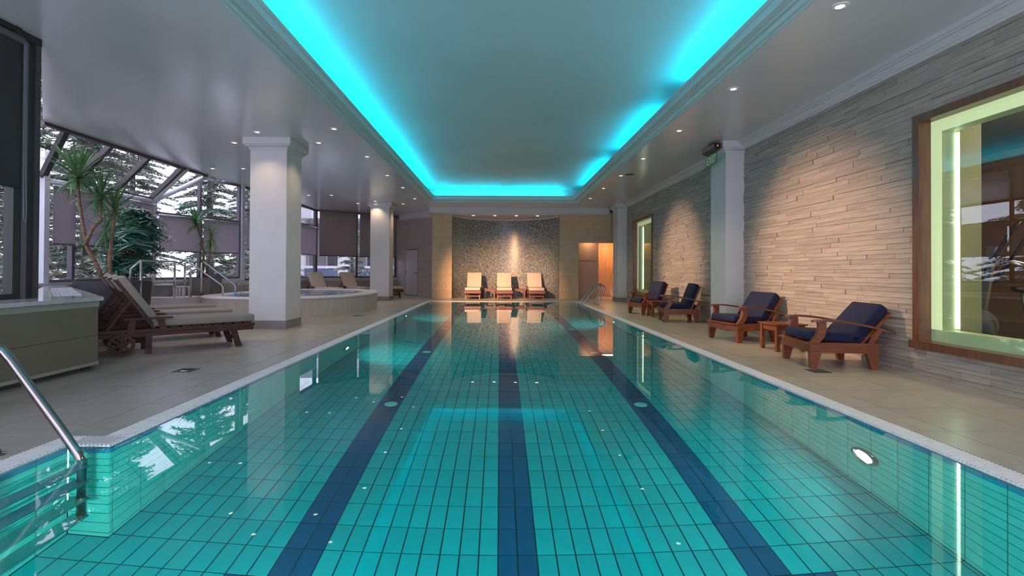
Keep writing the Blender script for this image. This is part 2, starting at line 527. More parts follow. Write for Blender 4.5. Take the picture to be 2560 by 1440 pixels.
# overflow grating
def grating(name, label, runs):
    gt = MB(); bs = MB()
    for x0, x1, y0, y1, ax in runs:
        bs.box(x0, x1, y0, y1, -0.06, -0.03)
        if ax == 'y':
            n = int((y1 - y0) / 0.026)
            for i in range(n):
                y = y0 + (i + 0.5) * (y1 - y0) / n
                gt.box(x0 + 0.004, x1 - 0.004, y - 0.0068, y + 0.0068, -0.03, 0.0)
            for k in range(7):
                x = x0 + (k + 0.5) * (x1 - x0) / 7
                gt.box(x - 0.006, x + 0.006, y0, y1, -0.03, -0.012)
        else:
            n = int((x1 - x0) / 0.026)
            for i in range(n):
                x = x0 + (i + 0.5) * (x1 - x0) / n
                gt.box(x - 0.0068, x + 0.0068, y0 + 0.004, y1 - 0.004, -0.03, 0.0)
            for k in range(7):
                y = y0 + (k + 0.5) * (y1 - y0) / 7
                gt.box(x0, x1, y - 0.006, y + 0.006, -0.03, -0.012)
    o = struct(name, bs, GUTTER, label)
    s = gt.build('grating_bars', GRATE, o); s['kind'] = 'stuff'
grating('trim_grating_left', 'white overflow grating along the left pool edge',
        [(XL - CW, XL, RY1 + CW, YF, 'y'), (RX - CW, RX, RY0 - CW, RY1 + CW, 'y'), (RX, XL, RY1, RY1 + CW, 'x'), (RX, XL, RY0 - CW, RY0, 'x'), (XL - CW, XL, YN, RY0 - CW, 'y')])
grating('trim_grating_right', 'white overflow grating along the right pool edge', [(XR, XR + CW, YN - CW, YF + CW, 'y')])
grating('trim_grating_far', 'white overflow grating across the far pool end', [(XL - CW, XR, YF, YF + CW, 'x')])

# ================================================================== DECK
def inside(x, y):
    if x > 0: return True
    if y < 5.6: return x > -4.8
    if y < 9.3: return x + y > 0.75 - 0.1
    if y < 12.2: return x > -8.6
    if y < 14.6: return x > -8.5 + (y - 12.17) * 0.358 - 0.3
    if y < 20.6: return x > -7.9
    return x > -7.6 + (y - 20.6) * 1.25 - 0.4 and (x < -4.3 or y < 22.9 - (x + 4.77) * 1.05 + 0.4)
fb = MB()
for x0, x1, y0, y1 in [(-9.0, XL - CW, RY1 + CW, 23.6), (-9.0, RX - CW, RY0 - CW, RY1 + CW), (-9.0, XL - CW, -1.5, RY0 - CW), (XR + CW, 5.0, -1.5, 23.6), (XL - CW, XR + CW, YF + CW, 23.6), (XL - CW, XR + CW, -1.5, YN - CW)]:
    fb.box(x0, x1, y0, y1, -0.25, -0.006)
floor = struct('floor', fb, GROUT, 'beige grey stone tile deck around the pool')
xl = [-2.92 - 0.61 * i for i in range(0, 11)]; xr = [3.2 + 0.6 * i for i in range(4)]
yl = [3.55 + 0.61 * i for i in range(-9, 34)]
bx = []
h = 0.0028
def deck(x0, x1, y0, y1, xcuts):
    for a, b in split(x0, x1, xcuts):
        for c, d in split(y0, y1, yl):
            if inside((a + b) / 2, (c + d) / 2):
                bx.append((a + h, b - h, c + h, d - h, -0.02, 0.0))
deck(-8.6, XL - CW, RY1 + CW, 23.4, xl)
deck(-8.6, RX - CW, RY0 - CW, RY1 + CW, xl)
deck(-8.6, XL - CW, 0.3, RY0 - CW, xl)
deck(XR + CW, XW + 0.02, 0.3, YB, xr)
deck(XL - CW, XR + CW, YF + CW, 21.8, [-2.0 + 0.61 * i for i in range(9)])
deck(XL - CW, XR + CW, -0.9, YN - CW, [-2.0 + 0.61 * i for i in range(9)])
deck(XR + CW, 5.0, YB, 22.5, xr)
pieces('deck_tile', floor, bx, DECK, DECKS, key=lambda b: (b[2] if b[2] > 1.8 else 60) + 0.2 * abs(b[0]))

def drain(x, y, s, label, m1, m2):
    t = thing('floor_drain', label, 'drain', (x, y, 0.0))
    mb = MB()
    for a in ((-s, s, -s, -s + 0.018), (-s, s, s - 0.018, s), (-s, -s + 0.018, -s, s), (s - 0.018, s, -s, s)):
        mb.box(*a, 0.0, 0.004)
    mb.build('rim', m1, t)
    MB().box(-s + 0.018, s - 0.018, -s + 0.018, s - 0.018, 0.0, 0.002).build('recess', GUTTER, t)
    MB().lathe([(s * 0.72, 0.002), (s * 0.72, 0.006), (s * 0.5, 0.008), (0.0, 0.008)], 20).build('strainer', m2, t, smooth=False)
drain(-3.465, 5.53, 0.10, 'square floor drain with shiny round strainer near the loungers', BRONZE, CHROME)
drain(3.62, 5.67, 0.10, 'dark square floor drain before the nearest armchair', BRONZE, BRONZE)
drain(-3.466, 12.16, 0.10, 'dark square floor drain beside the round spa', BRONZE, BRONZE)

# ================================================================== CEILING
ox0, ox1, oy1 = -2.61, 2.86, 18.2
oy0 = -1.4
cl = MB()
def cslab(pts):
    cl.prism(pts, ZC, ZC + 0.075)
cslab([(-5.3, -2), (ox0, -2), (ox0, 5.4), (-5.0, 5.4), (-5.3, 5.4)])
cslab([(-5.0, 5.4), (ox0, 5.4), (ox0, oy1), (-7.74, oy1), (-7.74, 8.41)])
cslab([(-7.74, oy1), (ox0, oy1), (ox0, 23.6), (-4.6, 23.6), (-7.74, 20.7)])
cslab([(ox0, oy1), (5.2, oy1), (5.2, 23.6), (ox0, 23.6)])
cslab([(ox1, -2), (5.2, -2), (5.2, oy1), (ox1, oy1)])
cslab([(ox0, -2), (ox1, -2), (ox1, oy0), (ox0, oy0)])
ceiling = struct('ceiling', cl, CEIL, 'glossy pale grey ceiling around the lit recess')
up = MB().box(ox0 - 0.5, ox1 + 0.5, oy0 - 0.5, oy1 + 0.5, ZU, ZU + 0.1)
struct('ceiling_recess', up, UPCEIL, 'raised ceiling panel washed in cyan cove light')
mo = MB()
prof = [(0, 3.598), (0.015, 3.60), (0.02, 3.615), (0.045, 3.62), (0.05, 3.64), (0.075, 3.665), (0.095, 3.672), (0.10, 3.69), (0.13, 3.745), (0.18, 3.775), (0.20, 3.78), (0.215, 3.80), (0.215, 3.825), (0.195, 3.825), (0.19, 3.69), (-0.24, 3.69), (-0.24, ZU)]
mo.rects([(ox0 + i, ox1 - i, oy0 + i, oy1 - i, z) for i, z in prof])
struct('trim_cove', mo, mat('cove_glow_tint', (0.46, 0.62, 0.60), 0.5, var=0.03), 'stepped plaster cove moulding around the raised ceiling', auto=True)  # moulding colour carries a teal tint for the spilled cove light
LED = emis('cyan_led', CYAN, 84)
def led(x0, x1, y0, y1, label, m=LED):
    t = thing('cove_light', label, 'light', ((x0 + x1) / 2, (y0 + y1) / 2, 3.692), 0, 'cyan cove lights')
    a, b = (x1 - x0) / 2, (y1 - y0) / 2
    MB().box(-a, a, -b, b, 0.098, 0.108).build('led_strip', m, t)
    MB().box(-a - 0.004, a + 0.004, -b - 0.004, b + 0.004, 0.0, 0.098).build('channel', TRIMW, t)
cx0, cx1, cyf = ox0 - 0.06, ox1 + 0.06, oy1 + 0.06
led(cx0 - 0.02, cx0 + 0.02, -0.8, 17.9, 'cyan light strip hidden in the left ceiling cove')
led(cx1 - 0.02, cx1 + 0.02, -0.8, 7.7, 'cyan light strip in the near part of the right ceiling cove')
LED2 = emis('cyan_led_dim', CYAN, 42)
led(cx1 - 0.02, cx1 + 0.02, 9.0, 12.2, 'cyan light strip in the middle of the right ceiling cove', LED2)
led(cx1 - 0.02, cx1 + 0.02, 13.3, 17.4, 'cyan light strip in the far part of the right ceiling cove', LED2)
led(-2.3, 0.15, cyf - 0.02, cyf + 0.02, 'cyan light strip in the left half of the far cove', LED)
led(0.3, 2.3, cyf - 0.02, cyf + 0.02, 'cyan light strip in the right half of the far cove', LED)

def crown(name, label, x_or_path):
    pass
cp = [(XW + 0.02, 3.445), (XW - 0.03, 3.445), (XW - 0.04, 3.462), (XW - 0.055, 3.47), (XW - 0.075, 3.50), (XW - 0.10, 3.525), (XW - 0.125, 3.53), (XW - 0.13, 3.545), (XW - 0.155, 3.55), (XW - 0.16, ZC), (XW + 0.02, ZC)]
for i, (a, b, lab) in enumerate([(-0.5, 9.40, 'near length'), (10.23, 18.12, 'middle length'), (18.98, YB, 'far length')]):
    struct('trim_%d' % (i + 1), MB().side(cp, a, b), PLASTER, 'white crown moulding over the stone wall, ' + lab)

# ------------------------------------------------------------------ pillars
def pillar(x0, x1, y0, y1, label, plinth_h=0.157):
    t = thing('pillar', label, None, (0, 0, 0), 0, None, 'structure')
    MB().box(x0, x1, y0, y1, 0, ZC).build('shaft', PLASTER, t)
    pr = [(0.004, 3.372), (0.012, 3.375), (0.012, 3.392), (0.02, 3.40), (0.03, 3.42), (0.055, 3.443), (0.075, 3.45), (0.078, 3.468), (0.10, 3.474), (0.10, ZC - 0.001)]
    MB().rects([(x0 - i, x1 + i, y0 - i, y1 + i, z) for i, z in pr]).build('capital', PLASTER, t, auto=True)
    MB().box(x0 - 0.014, x1 + 0.014, y0 - 0.014, y1 + 0.014, 0, plinth_h).build('plinth', BASET, t)
    return t
pillar(-4.72, -4.03, 9.40, 10.10, 'square white pillar between the loungers and the spa')
pillar(-4.72, -4.03, 18.16, 18.86, 'square white pillar at the far end beyond the spa')
pillar(4.30, XW + 0.01, 9.48, 10.15, 'white pillar against the stone wall behind the armchairs')
pillar(4.30, XW + 0.01, 18.2, 18.9, 'white pillar against the stone wall at the far corner')

# ================================================================== RIGHT STONE WALL
WIN = [(2.2, 5.58), (15.11, 17.31)]
WZ0, WZ1 = 0.335, 2.87
wr = MB()
def yint(a, b, holes):
    segs = []; p = a
    for h0, h1 in sorted(holes):
        if h0 > p: segs.append((p, min(h0, b)))
        p = max(p, h1)
    if p < b: segs.append((p, b))
    return segs
for a, b in yint(-1.5, YB + 0.18, WIN):
    wr.box(XW + 0.006, XW + 0.36, a, b, -0.02, 4.3)
for a, b in WIN:
    wr.box(XW + 0.006, XW + 0.36, a, b, -0.02, WZ0)
    wr.box(XW + 0.006, XW + 0.36, a, b, WZ1, 4.3)
wall_right = struct('wall_right', wr, STRIPG, 'right wall clad in thin split stone strips')
rs = random.Random(4)
bx = []
def rows(z0, z1):
    z = z0; out = []
    hs = []
    while z < z1 - 1e-4:
        hh = rs.choice((0.045, 0.055, 0.065, 0.075))
        if z + hh > z1 - 0.03: hh = z1 - z
        out.append((z, z + hh)); z += hh
    return out
cols = [(9.49, 10.14), (18.21, 18.89)]
for zone, holes in ((rows(0.0, WZ0), cols), (rows(WZ0, WZ1), cols + WIN), (rows(WZ1, 3.46), cols)):
    for z0, z1 in zone:
        for a, b in yint(0.9, YB, holes):
            y = a - rs.uniform(0, 0.4)
            while y < b:
                ln = rs.uniform(0.28, 0.95)
                p, q = max(y, a), min(y + ln, b)
                if q - p > 0.03:
                    d = rs.choice((0.0, 0.0, 0.003, 0.006, 0.010, 0.015))
                    d = d if q - p > 0.1 else 0.0
                    bx.append((XW - d, XW + 0.02, p + 0.002, q - 0.002, z0 + 0.0016, z1 - 0.0016))
                y += ln
def skey(b):
    y = (b[2] + b[3]) / 2
    return y if b[3] > 4.25 else 90
pieces('stone_strip', wall_right, bx, STRIP, STRIPS, key=skey)

# ------------------------------------------------------------------ gym windows
FROST = None
def frost_mat(name='lit_frosted_glass', st=0.75):
    m, t, out = nt(name)
    N = t.nodes.new; L = t.links.new
    e = N('ShaderNodeEmission'); e.inputs[0].default_value = (0.84, 0.87, 0.52, 1); e.inputs[1].default_value = st
    d = N('ShaderNodeBsdfPrincipled'); d.inputs['Base Color'].default_value = (0.5, 0.62, 0.4, 1); d.inputs['Roughness'].default_value = 0.25
    a = N('ShaderNodeAddShader'); L(e.outputs[0], a.inputs[0]); L(d.outputs[0], a.inputs[1]); L(a.outputs[0], out.inputs[0])
    return m
FROST = frost_mat()
FROST2 = frost_mat('dim_frosted_glass', 0.10)
TUBE = emis('white_green_tube', (0.90, 1.0, 0.86), 9.0)
REVG = mat('pale_green_reveal', (0.52, 0.60, 0.36), 0.6, var=0.04)
REVO = mat('olive_reveal', (0.48, 0.46, 0.24), 0.6, var=0.04)
def gym_window(n, y0, y1, label):
    z0, z1 = WZ0, WZ1
    t = thing('window_%d' % n, label, None, (0, 0, 0), 0, None, 'structure')
    fw = 0.085
    X0 = XW - 0.03
    MB().box(X0, XW + 0.12, y0 - 0.0, y0 + fw, z0, z1).build('frame_stile', WOODF, t)
    MB().box(X0, XW + 0.12, y1 - fw, y1, z0, z1).build('frame_stile', WOODF, t)
    MB().box(X0, XW + 0.12, y0 + fw, y1 - fw, z1 - fw, z1).build('frame_head', WOODF, t)
    MB().box(X0 - 0.02, XW + 0.12, y0 - 0.03, y1 + 0.03, z0 - 0.045, z0 + 0.04).build('frame_sill', WOODF, t)
    a, b, c, d = y0 + fw, y1 - fw, z0 + 0.04, z1 - fw
    gx = XW + 0.10
    MB().box(gx, gx + 0.006, a, b, c, d).build('pane', PANEG, t)
    bw = 0.13
    fr = MB()
    for p in ((a, a + bw, c + bw, d), (b - bw, b, c + bw, d), (a + bw, b - bw, d - bw, d)):
        MB().box(gx + 0.008, gx + 0.014, p[0], p[1], p[2], p[3]).build('frosted_border', FROST, t)
    MB().box(gx + 0.008, gx + 0.014, a, b, c, c + bw).build('frosted_border', FROST2, t)
    rv = MB()
    X1, X2 = gx + 0.016, gx + 0.17
    rv.box(X1, X2, b - bw, b - bw + 0.02, c + bw, d - bw); rv.box(X1, X2, a + bw - 0.02, a + bw, c + bw, d - bw)
    rv.box(X1, X2, a + bw, b - bw, d - bw, d - bw + 0.02); rv.box(X1, X2, a + bw, b - bw, c + bw - 0.02, c + bw)
    rv.build('reveal', REVG, t)
    ri = MB()
    X3 = gx + 0.42
    ri.box(X2 + 0.02, X3, b - bw - 0.02, b - bw + 0.02, c + 0.1, d); ri.box(X2 + 0.02, X3, a + bw - 0.02, a + bw + 0.02, c + 0.1, d)
    ri.build('inner_jamb', REVO, t)
    for yy in (b - bw - 0.012, a + bw + 0.012):
        tb = MB().tube([(X2 + 0.004, yy, c + bw + 0.02), (X2 + 0.004, yy, d - bw - 0.02)], 0.013, 8)
        tb.build('light_tube', TUBE, t, smooth=True)
    return t
gym_window(1, WIN[0][0], WIN[0][1], 'near wood framed window with glowing green border looking into the gym')
gym_window(2, WIN[1][0], WIN[1][1], 'far wood framed window with glowing green border')

# gym room behind
GYW = mat('gym_wall', (0.26, 0.14, 0.08), 0.7, var=0.1)
GYF = mat('gym_floor', (0.06, 0.05, 0.045), 0.4, var=0.1)
GYG = mat('green_room_wall', (0.40, 0.44, 0.26), 0.7, var=0.05)
struct('wall_gym', MB().box(8.6, 8.7, 0.5, 19, 0, 3.2).box(5.0, 8.6, 0.5, 0.6, 0, 3.2).box(5.0, 8.6, 10.0, 10.1, 0, 3.2), GYW, 'brown gym wall seen through the window')
struct('wall_treatment_room', MB().box(6.4, 6.5, 10.1, 19, 0, 3.2).box(5.0, 6.4, 18.9, 19.0, 0, 3.2), GYG, 'pale green room wall seen through the far window')
struct('floor_gym', MB().box(5.0, 8.7, 0.5, 19, -0.05, 0.0), GYF, 'dark gym floor behind the window')
struct('ceiling_gym', MB().box(5.0, 8.7, 0.5, 19, 3.2, 3.25), mat('gym_ceiling', (0.2, 0.18, 0.16), 0.6, var=0.05), 'dark gym ceiling behind the window')
light('gym_lamp', 'POINT', (6.8, 5.0, 3.0), 190, (1.0, 0.75, 0.5), size=0.2)
light('treatment_lamp', 'POINT', (5.7, 16.0, 2.9), 18, (0.9, 1.0, 0.7), size=0.2)

def cross_trainer(loc, rz, label):
    t = thing('cross_trainer', label, 'exercise machine', loc, rz)
    MB().bar((-0.75, 0, 0.06), (0.75, 0, 0.06), 0.09, 0.07).bar((-0.7, -0.3, 0.04), (-0.7, 0.3, 0.04), 0.08, 0.06).bar((0.7, -0.3, 0.04), (0.7, 0.3, 0.04), 0.08, 0.06).build('base_frame', BLACK, t)
    MB().lathe([(0.0, -0.09), (0.26, -0.09), (0.33, -0.06), (0.33, 0.06), (0.26, 0.09), (0.0, 0.09)], 28, M=Matrix.Translation((0.42, 0, 0.42)) @ Matrix.Rotation(PI / 2, 4, 'X')).build('flywheel_cover', GREYP, t, auto=True)
    MB().bar((0.3, 0, 0.1), (0.12, 0, 1.45), 0.10, 0.08).build('mast', GREYP, t)
    MB().rbox(0.0, 0.1, -0.2, 0.2, 1.35, 1.68, 0.03, 2, M=Matrix.Rotation(R(-18), 4, 'Y')).build('console', BLACK, t, auto=True)
    for s in (-1, 1):
        MB().tube([(0.35, 0.17 * s, 0.3), (0.22, 0.26 * s, 0.95), (0.05, 0.30 * s, 1.25), (-0.12, 0.32 * s, 1.6), (-0.2, 0.3 * s, 1.72)], 0.022, 8).build('moving_arm', BLACK, t, smooth=True)
        MB().tube([(0.1, 0.05 * s, 1.25), (-0.02, 0.18 * s, 1.27), (-0.22, 0.2 * s, 1.2)], 0.018, 8).build('fixed_handle', STEEL, t, smooth=True)
        MB().bar((0.45, 0.2 * s, 0.32 + 0.1 * s), (-0.6, 0.2 * s, 0.2), 0.05, 0.06).build('pedal_rail', STEEL, t)
        MB().rbox(-0.25, 0.12, 0.2 * s - 0.08, 0.2 * s + 0.08, 0.28, 0.34, 0.02, 1).build('pedal', BLACK, t)
cross_trainer((6.15, 6.05, 0), R(120), 'dark cross trainer with upright handles behind the gym window')
def bike(loc, rz, label):
    t = thing('exercise_bike', label, 'exercise machine', loc, rz)
    MB().bar((-0.5, 0, 0.06), (0.5, 0, 0.06), 0.1, 0.08).bar((-0.5, -0.25, 0.04), (-0.5, 0.25, 0.04), 0.07, 0.06).bar((0.5, -0.25, 0.04), (0.5, 0.25, 0.04), 0.07, 0.06).build('base_frame', BLACK, t)
    MB().lathe([(0.0, -0.03), (0.25, -0.03), (0.25, 0.03), (0.0, 0.03)], 24, M=Matrix.Translation((0.32, 0, 0.35)) @ Matrix.Rotation(PI / 2, 4, 'X')).build('flywheel', STEEL, t, auto=True)
    MB().bar((-0.3, 0, 0.1), (-0.2, 0, 0.85), 0.07, 0.07).build('seat_post', GREYP, t)
    MB().rbox(-0.36, -0.08, -0.11, 0.11, 0.85, 0.93, 0.03, 2).build('saddle', BLACK, t, auto=True)
    MB().bar((0.25, 0, 0.3), (0.35, 0, 1.1), 0.07, 0.07).build('mast', GREYP, t)
    MB().tube([(0.15, -0.22, 1.18), (0.35, -0.2, 1.15), (0.4, 0, 1.12), (0.35, 0.2, 1.15), (0.15, 0.22, 1.18)], 0.018, 8).build('handlebar', BLACK, t, smooth=True)
bike((7.4, 7.3, 0), R(150), 'dark exercise bike standing deeper in the gym')

# ================================================================== BACK WALL
def blocks(parent, o, ang, length, z1, course, depth, m, openings=(), seed=1, lens=(0.5, 0.62, 0.75)):
    r = random.Random(seed)
    n = round(z1 / course)
    ch = z1 / n
    ca, sa = math.cos(ang), math.sin(ang)
    for i in range(n):
        za, zb = i * ch, (i + 1) * ch
        x = -r.uniform(0.05, 0.45)
        while x < length:
            ln = r.choice(lens)
            p, q = max(0, x), min(length, x + ln)
            parts = [(p, q, za, zb)]
            for (u0, u1, w0, w1) in openings:
                nx = []
                for (pp, qq, a, b) in parts:
                    if qq <= u0 or pp >= u1 or b <= w0 or a >= w1:
                        nx.append((pp, qq, a, b)); continue
                    if pp < u0: nx.append((pp, u0, a, b))
                    if qq > u1: nx.append((u1, qq, a, b))
                    if b > w1: nx.append((max(pp, u0), min(qq, u1), w1, b))
                parts = nx
            for pp, qq, a, b in parts:
                if qq - pp < 0.03 or b - a < 0.02: continue
                c = (pp + qq) / 2
                cx = o[0] + ca * c; cy = o[1] + sa * c
                hw = (qq - pp) / 2 - 0.002
                piece('stone_block', parent, cx - hw, cx + hw, cy - depth / 2, cy + depth / 2, a + 0.002, b - 0.002, m, ang)
            x += ln
NX0, NX1 = -1.89, 2.36
wb = MB()
wb.box(-2.68, NX0, YB + 0.02, 20.9, 0, 3.8)
wb.box(NX1, 3.13, YB + 0.02, 20.6, 0, 3.8)
wb.box(3.13, 5.2, YB + 0.02, YB + 0.16, 2.24, 3.8)
wb.box(NX0, NX1, YB + 0.02, 22.0, 3.45, 3.8)
wall_back = struct('wall_back', wb, BLOCKG, 'back wall of sandstone blocks around the mosaic niche')
blocks(wall_back, (-2.68, YB + 0.01), 0, 2.68 + NX0, 3.42, 0.307, 0.03, BLOCK, seed=3)
blocks(wall_back, (NX1, YB + 0.01), 0, 5.0 - NX1, 3.42, 0.307, 0.03, BLOCK, openings=[(3.13 - NX1, 9, 0, 2.24)], seed=5)
struct('trim_back', MB().box(-2.78, 4.31, 19.56, 19.9, 3.40, ZC).box(-2.75, 4.31, 19.60, 19.9, 3.375, 3.40).box(-2.71, 4.31, 19.66, 19.9, 3.355, 3.375), PLASTER, 'white cornice band over the back wall')
# mosaic niche
nc = ((NX0 + NX1) / 2, 19.36); nr = 2.19
a0 = math.atan2(19.86 - nc[1], NX1 - nc[0]); a1 = PI - a0
arc = [(NX1 - 0.001, YB)] + [(nc[0] + nr * math.cos(a0 + (a1 - a0) * i / 48), nc[1] + nr * math.sin(a0 + (a1 - a0) * i / 48)) for i in range(49)] + [(NX0 + 0.001, YB)]
nm = MB(); vs_ = []; uvs = []; L_ = 0
for i, (x, y) in enumerate(arc):
    if i: L_ += math.hypot(x - arc[i - 1][0], y - arc[i - 1][1])
    vs_ += [(x, y, 0), (x, y, 3.45)]; uvs += [(L_, 0), (L_, 3.45)]
nm.add(vs_, [(2 * i, 2 * i + 1, 2 * i + 3, 2 * i + 2) for i in range(len(arc) - 1)])
MOS = mosaic_mat('niche_mosaic', (0.055, 0.095, 0.115), (0.17, 0.21, 0.22), (0.40, 0.37, 0.31), 46, 46)
niche = struct('wall_niche', nm, MOS, 'curved niche wall in blue grey and beige mosaic')
ul = niche.data.uv_layers.new(name='UVMap')
for lp in niche.data.loops:
    ul.data[lp.index].uv = uvs[lp.vertex_index]
for p in niche.data.polygons: p.use_smooth = True
nb = MB()
out = [(nc[0] + (x - nc[0]) * 1.03, nc[1] + (y - nc[1]) * 1.03) for x, y in arc[1:-1]]
nb.prism([(NX1, YB - 0.0)] + arc[1:-1] + [(NX0, YB)], 3.325, 3.44)
struct('ceiling_niche', nb, PLASTER, 'curved white ceiling of the mosaic niche')
tr_ = MB()
for i in range(1, len(arc) - 2):
    p, q = arc[i], arc[i + 1]
    pi = (nc[0] + (p[0] - nc[0]) * 0.985, nc[1] + (p[1] - nc[1]) * 0.985); qi = (nc[0] + (q[0] - nc[0]) * 0.985, nc[1] + (q[1] - nc[1]) * 0.985)
    tr_.prism([p, q, qi, pi], 3.265, 3.327)
struct('trim_niche', tr_, PLASTER, 'slim white moulding following the niche curve')

# corridor to the hammam
CORR = mat('amber_plaster', (0.52, 0.33, 0.20), 0.7, var=0.05)
CORW = mat('amber_wood', (0.50, 0.24, 0.09), 0.45, var=0.25, vscale=3, stretch=(7, 7, 0.6))
struct('wall_corridor', MB().box(3.12, 4.02, 20.3, 20.4, 0, 2.7), CORR, 'plain amber wall beside the corridor with a word sign')
struct('wall_corridor_end', MB().box(3.9, 5.6, 22.0, 22.1, 0, 2.7).box(5.2, 5.3, 19.95, 22.0, 0, 2.7), CORW, 'amber wood panelling at the end of the lit corridor')
struct('ceiling_corridor', MB().box(3.12, 5.3, 19.92, 22.1, 2.45, 2.55), CORR, 'corridor ceiling')
light('corridor_lamp', 'AREA', (4.7, 21.3, 2.43), 34, AMBER, aim=(4.7, 21.5, 0), size=0.6)
light('corridor_lamp', 'AREA', (3.6, 20.05, 2.43), 5, AMBER, aim=(3.6, 20.1, 0), size=0.2)
def text(body, name, loc, rot, size, m, parent=None, extrude=0.003, align='LEFT'):
    cu = bpy.data.curves.new(name, 'FONT'); cu.body = body; cu.size = size; cu.extrude = extrude; cu.align_x = align
    cu.materials.append(m)
    tmp = bpy.data.objects.new(name, cu); COL.objects.link(tmp)
    bpy.context.view_layer.update()
    me = bpy.data.meshes.new_from_object(tmp.evaluated_get(bpy.context.evaluated_depsgraph_get()))
    bpy.data.objects.remove(tmp, do_unlink=True)
    o = bpy.data.objects.new(name, me); COL.objects.link(o)
    o.location = loc; o.rotation_euler = rot
    if parent: o.parent = parent
    return o
sg = thing('wall_lettering', 'small brown lettering on the amber wall beside the corridor', 'sign', (3.24, 20.294, 1.50))
LETT = mat('brown_letters', (0.16, 0.075, 0.03), 0.5, var=0.05)
text('aroma', 'word', (0, 0, 0), (PI / 2, 0, 0), 0.105, LETT, sg)
text('Hammam', 'word', (0.30, 0, 0), (PI / 2, 0, 0), 0.105, LETT, sg)

# door wall
C0 = Vector((-4.77, 22.85)); D0 = Vector((-2.62, 20.6))
dv = (D0 - C0); dl = dv.length; da = math.atan2(dv.y, dv.x)
DM = Matrix.Translation((C0.x, C0.y, 0)) @ Matrix.Rotation(da, 4, 'Z')
wdw = MB(); wdw.box(0, dl, 0.02, 0.2, 0, 3.8, M=DM)
wall_door = struct('wall_door', wdw, BLOCKG, 'grey sandstone wall with a flush door in the far left corner')
u0, u1 = 0.86, 1.78
blocks(wall_door, (C0.x - math.sin(da) * 0.01, C0.y + math.cos(da) * 0.01), da, dl, 3.42, 0.307, 0.03, BLOCK2, openings=[(u0 - 0.02, u1 + 0.02, 0, 2.04)], seed=8)
dr = thing('door_1', 'flush beige service door in the far left stone wall', None, (C0.x, C0.y, 0), da, None, 'structure')
DOORM = mat('beige_door', (0.50, 0.43, 0.40), 0.5, var=0.03)
leaf_ = MB().box(u0, u1, -0.012, 0.02, 0.03, 2.0).build('door_leaf', DOORM, dr)
MB().box(u0 - 0.02, u0, -0.008, 0.02, 0, 2.04).box(u1, u1 + 0.02, -0.008, 0.02, 0, 2.04).box(u0, u1, -0.008, 0.02, 2.005, 2.04).build('door_frame', mat('brown_edge', (0.13, 0.07, 0.045), 0.6, var=0.1), dr)
MB().bar((u1 - 0.16, -0.05, 1.0), (u1 - 0.04, -0.05, 1.0), 0.022, 0.022).bar((u1 - 0.05, -0.05, 1.0), (u1 - 0.05, -0.01, 1.0), 0.03, 0.03).build('door_handle', BLACK, leaf_)
MB().box(u0 + 0.0, u0 + 0.03, -0.022, -0.012, 0.95, 1.10).build('hinge', BLACK, leaf_)
struct('trim_door_wall', MB().box(0.45, dl, -0.12, 0.03, 3.40, ZC, M=DM).box(0.47, dl, -0.09, 0.03, 3.37, 3.40, M=DM).box(0.5, dl, -0.05, 0.03, 3.35, 3.37, M=DM), PLASTER, 'white crown moulding over the far left door wall')

# ================================================================== LEFT GLAZING
def facet(P, Q):
    P = Vector((P[0], P[1], 0)); Q = Vector((Q[0], Q[1], 0))
    d = Q - P
    return Matrix.Translation(P) @ Matrix.Rotation(math.atan2(d.y, d.x), 4, 'Z'), d.length
# local frame: x along the facet, +y is to the LEFT of travel (outside for facets run far-ward on the left side)
def glazing(n, P, Q, z0, z1, label, mull=(), rails=(), fm=MAUVEF, fw=0.07, top=None, post=None):
    M, ln = facet(P, Q)
    t = thing('window_%d' % n, label, None, (0, 0, 0), 0, None, 'structure')
    t.matrix_world = M
    tp = top or (lambda x: z1)
    xs = [0.0] + [m_ * ln for m_ in mull] + [ln]
    for x in xs:
        MB().box(x - fw / 2, x + fw / 2, -0.05, 0.05, z0, tp(x)).build('mullion', fm, t)
    zs = [z0] + list(rails)
    for z in zs:
        MB().box(0, ln, -0.045, 0.045, z, z + 0.06).build('rail', fm, t)
    for a, b in zip(xs[:-1], xs[1:]):
        zz = zs + [None]
        for i in range(len(zs)):
            lo = zz[i] + 0.03; hi = zz[i + 1]
            ha = tp(a) if hi is None else hi + 0.03; hb = tp(b) if hi is None else hi + 0.03
            MB().side([(a, lo), (b, lo), (b, hb), (a, ha)], -0.006, 0.006).build('pane', PANE, t)
        MB().bar((a, 0, tp(a) - 0.03), (b, 0, tp(b) - 0.03), 0.08, 0.06).build('head', fm, t)
    return t, M, ln
def lowwall(name, P, Q, z, label, depth=0.12, m=LOWW):
    M, ln = facet(P, Q)
    w_ = struct(name, MB().box(-0.1, ln + 0.1, -0.06, 0.12, 0, z - 0.12, M=M), m, label)
    MB().box(-0.12, ln + 0.12, -depth, 0.14, z - 0.05, z, M=M).build('sill', SILLW, w_)
    MB().box(-0.12, ln + 0.12, -0.08, 0.13, z - 0.12, z - 0.05, M=M).build('sill_band', SILLW, w_)
    return w_
EA = 2.77
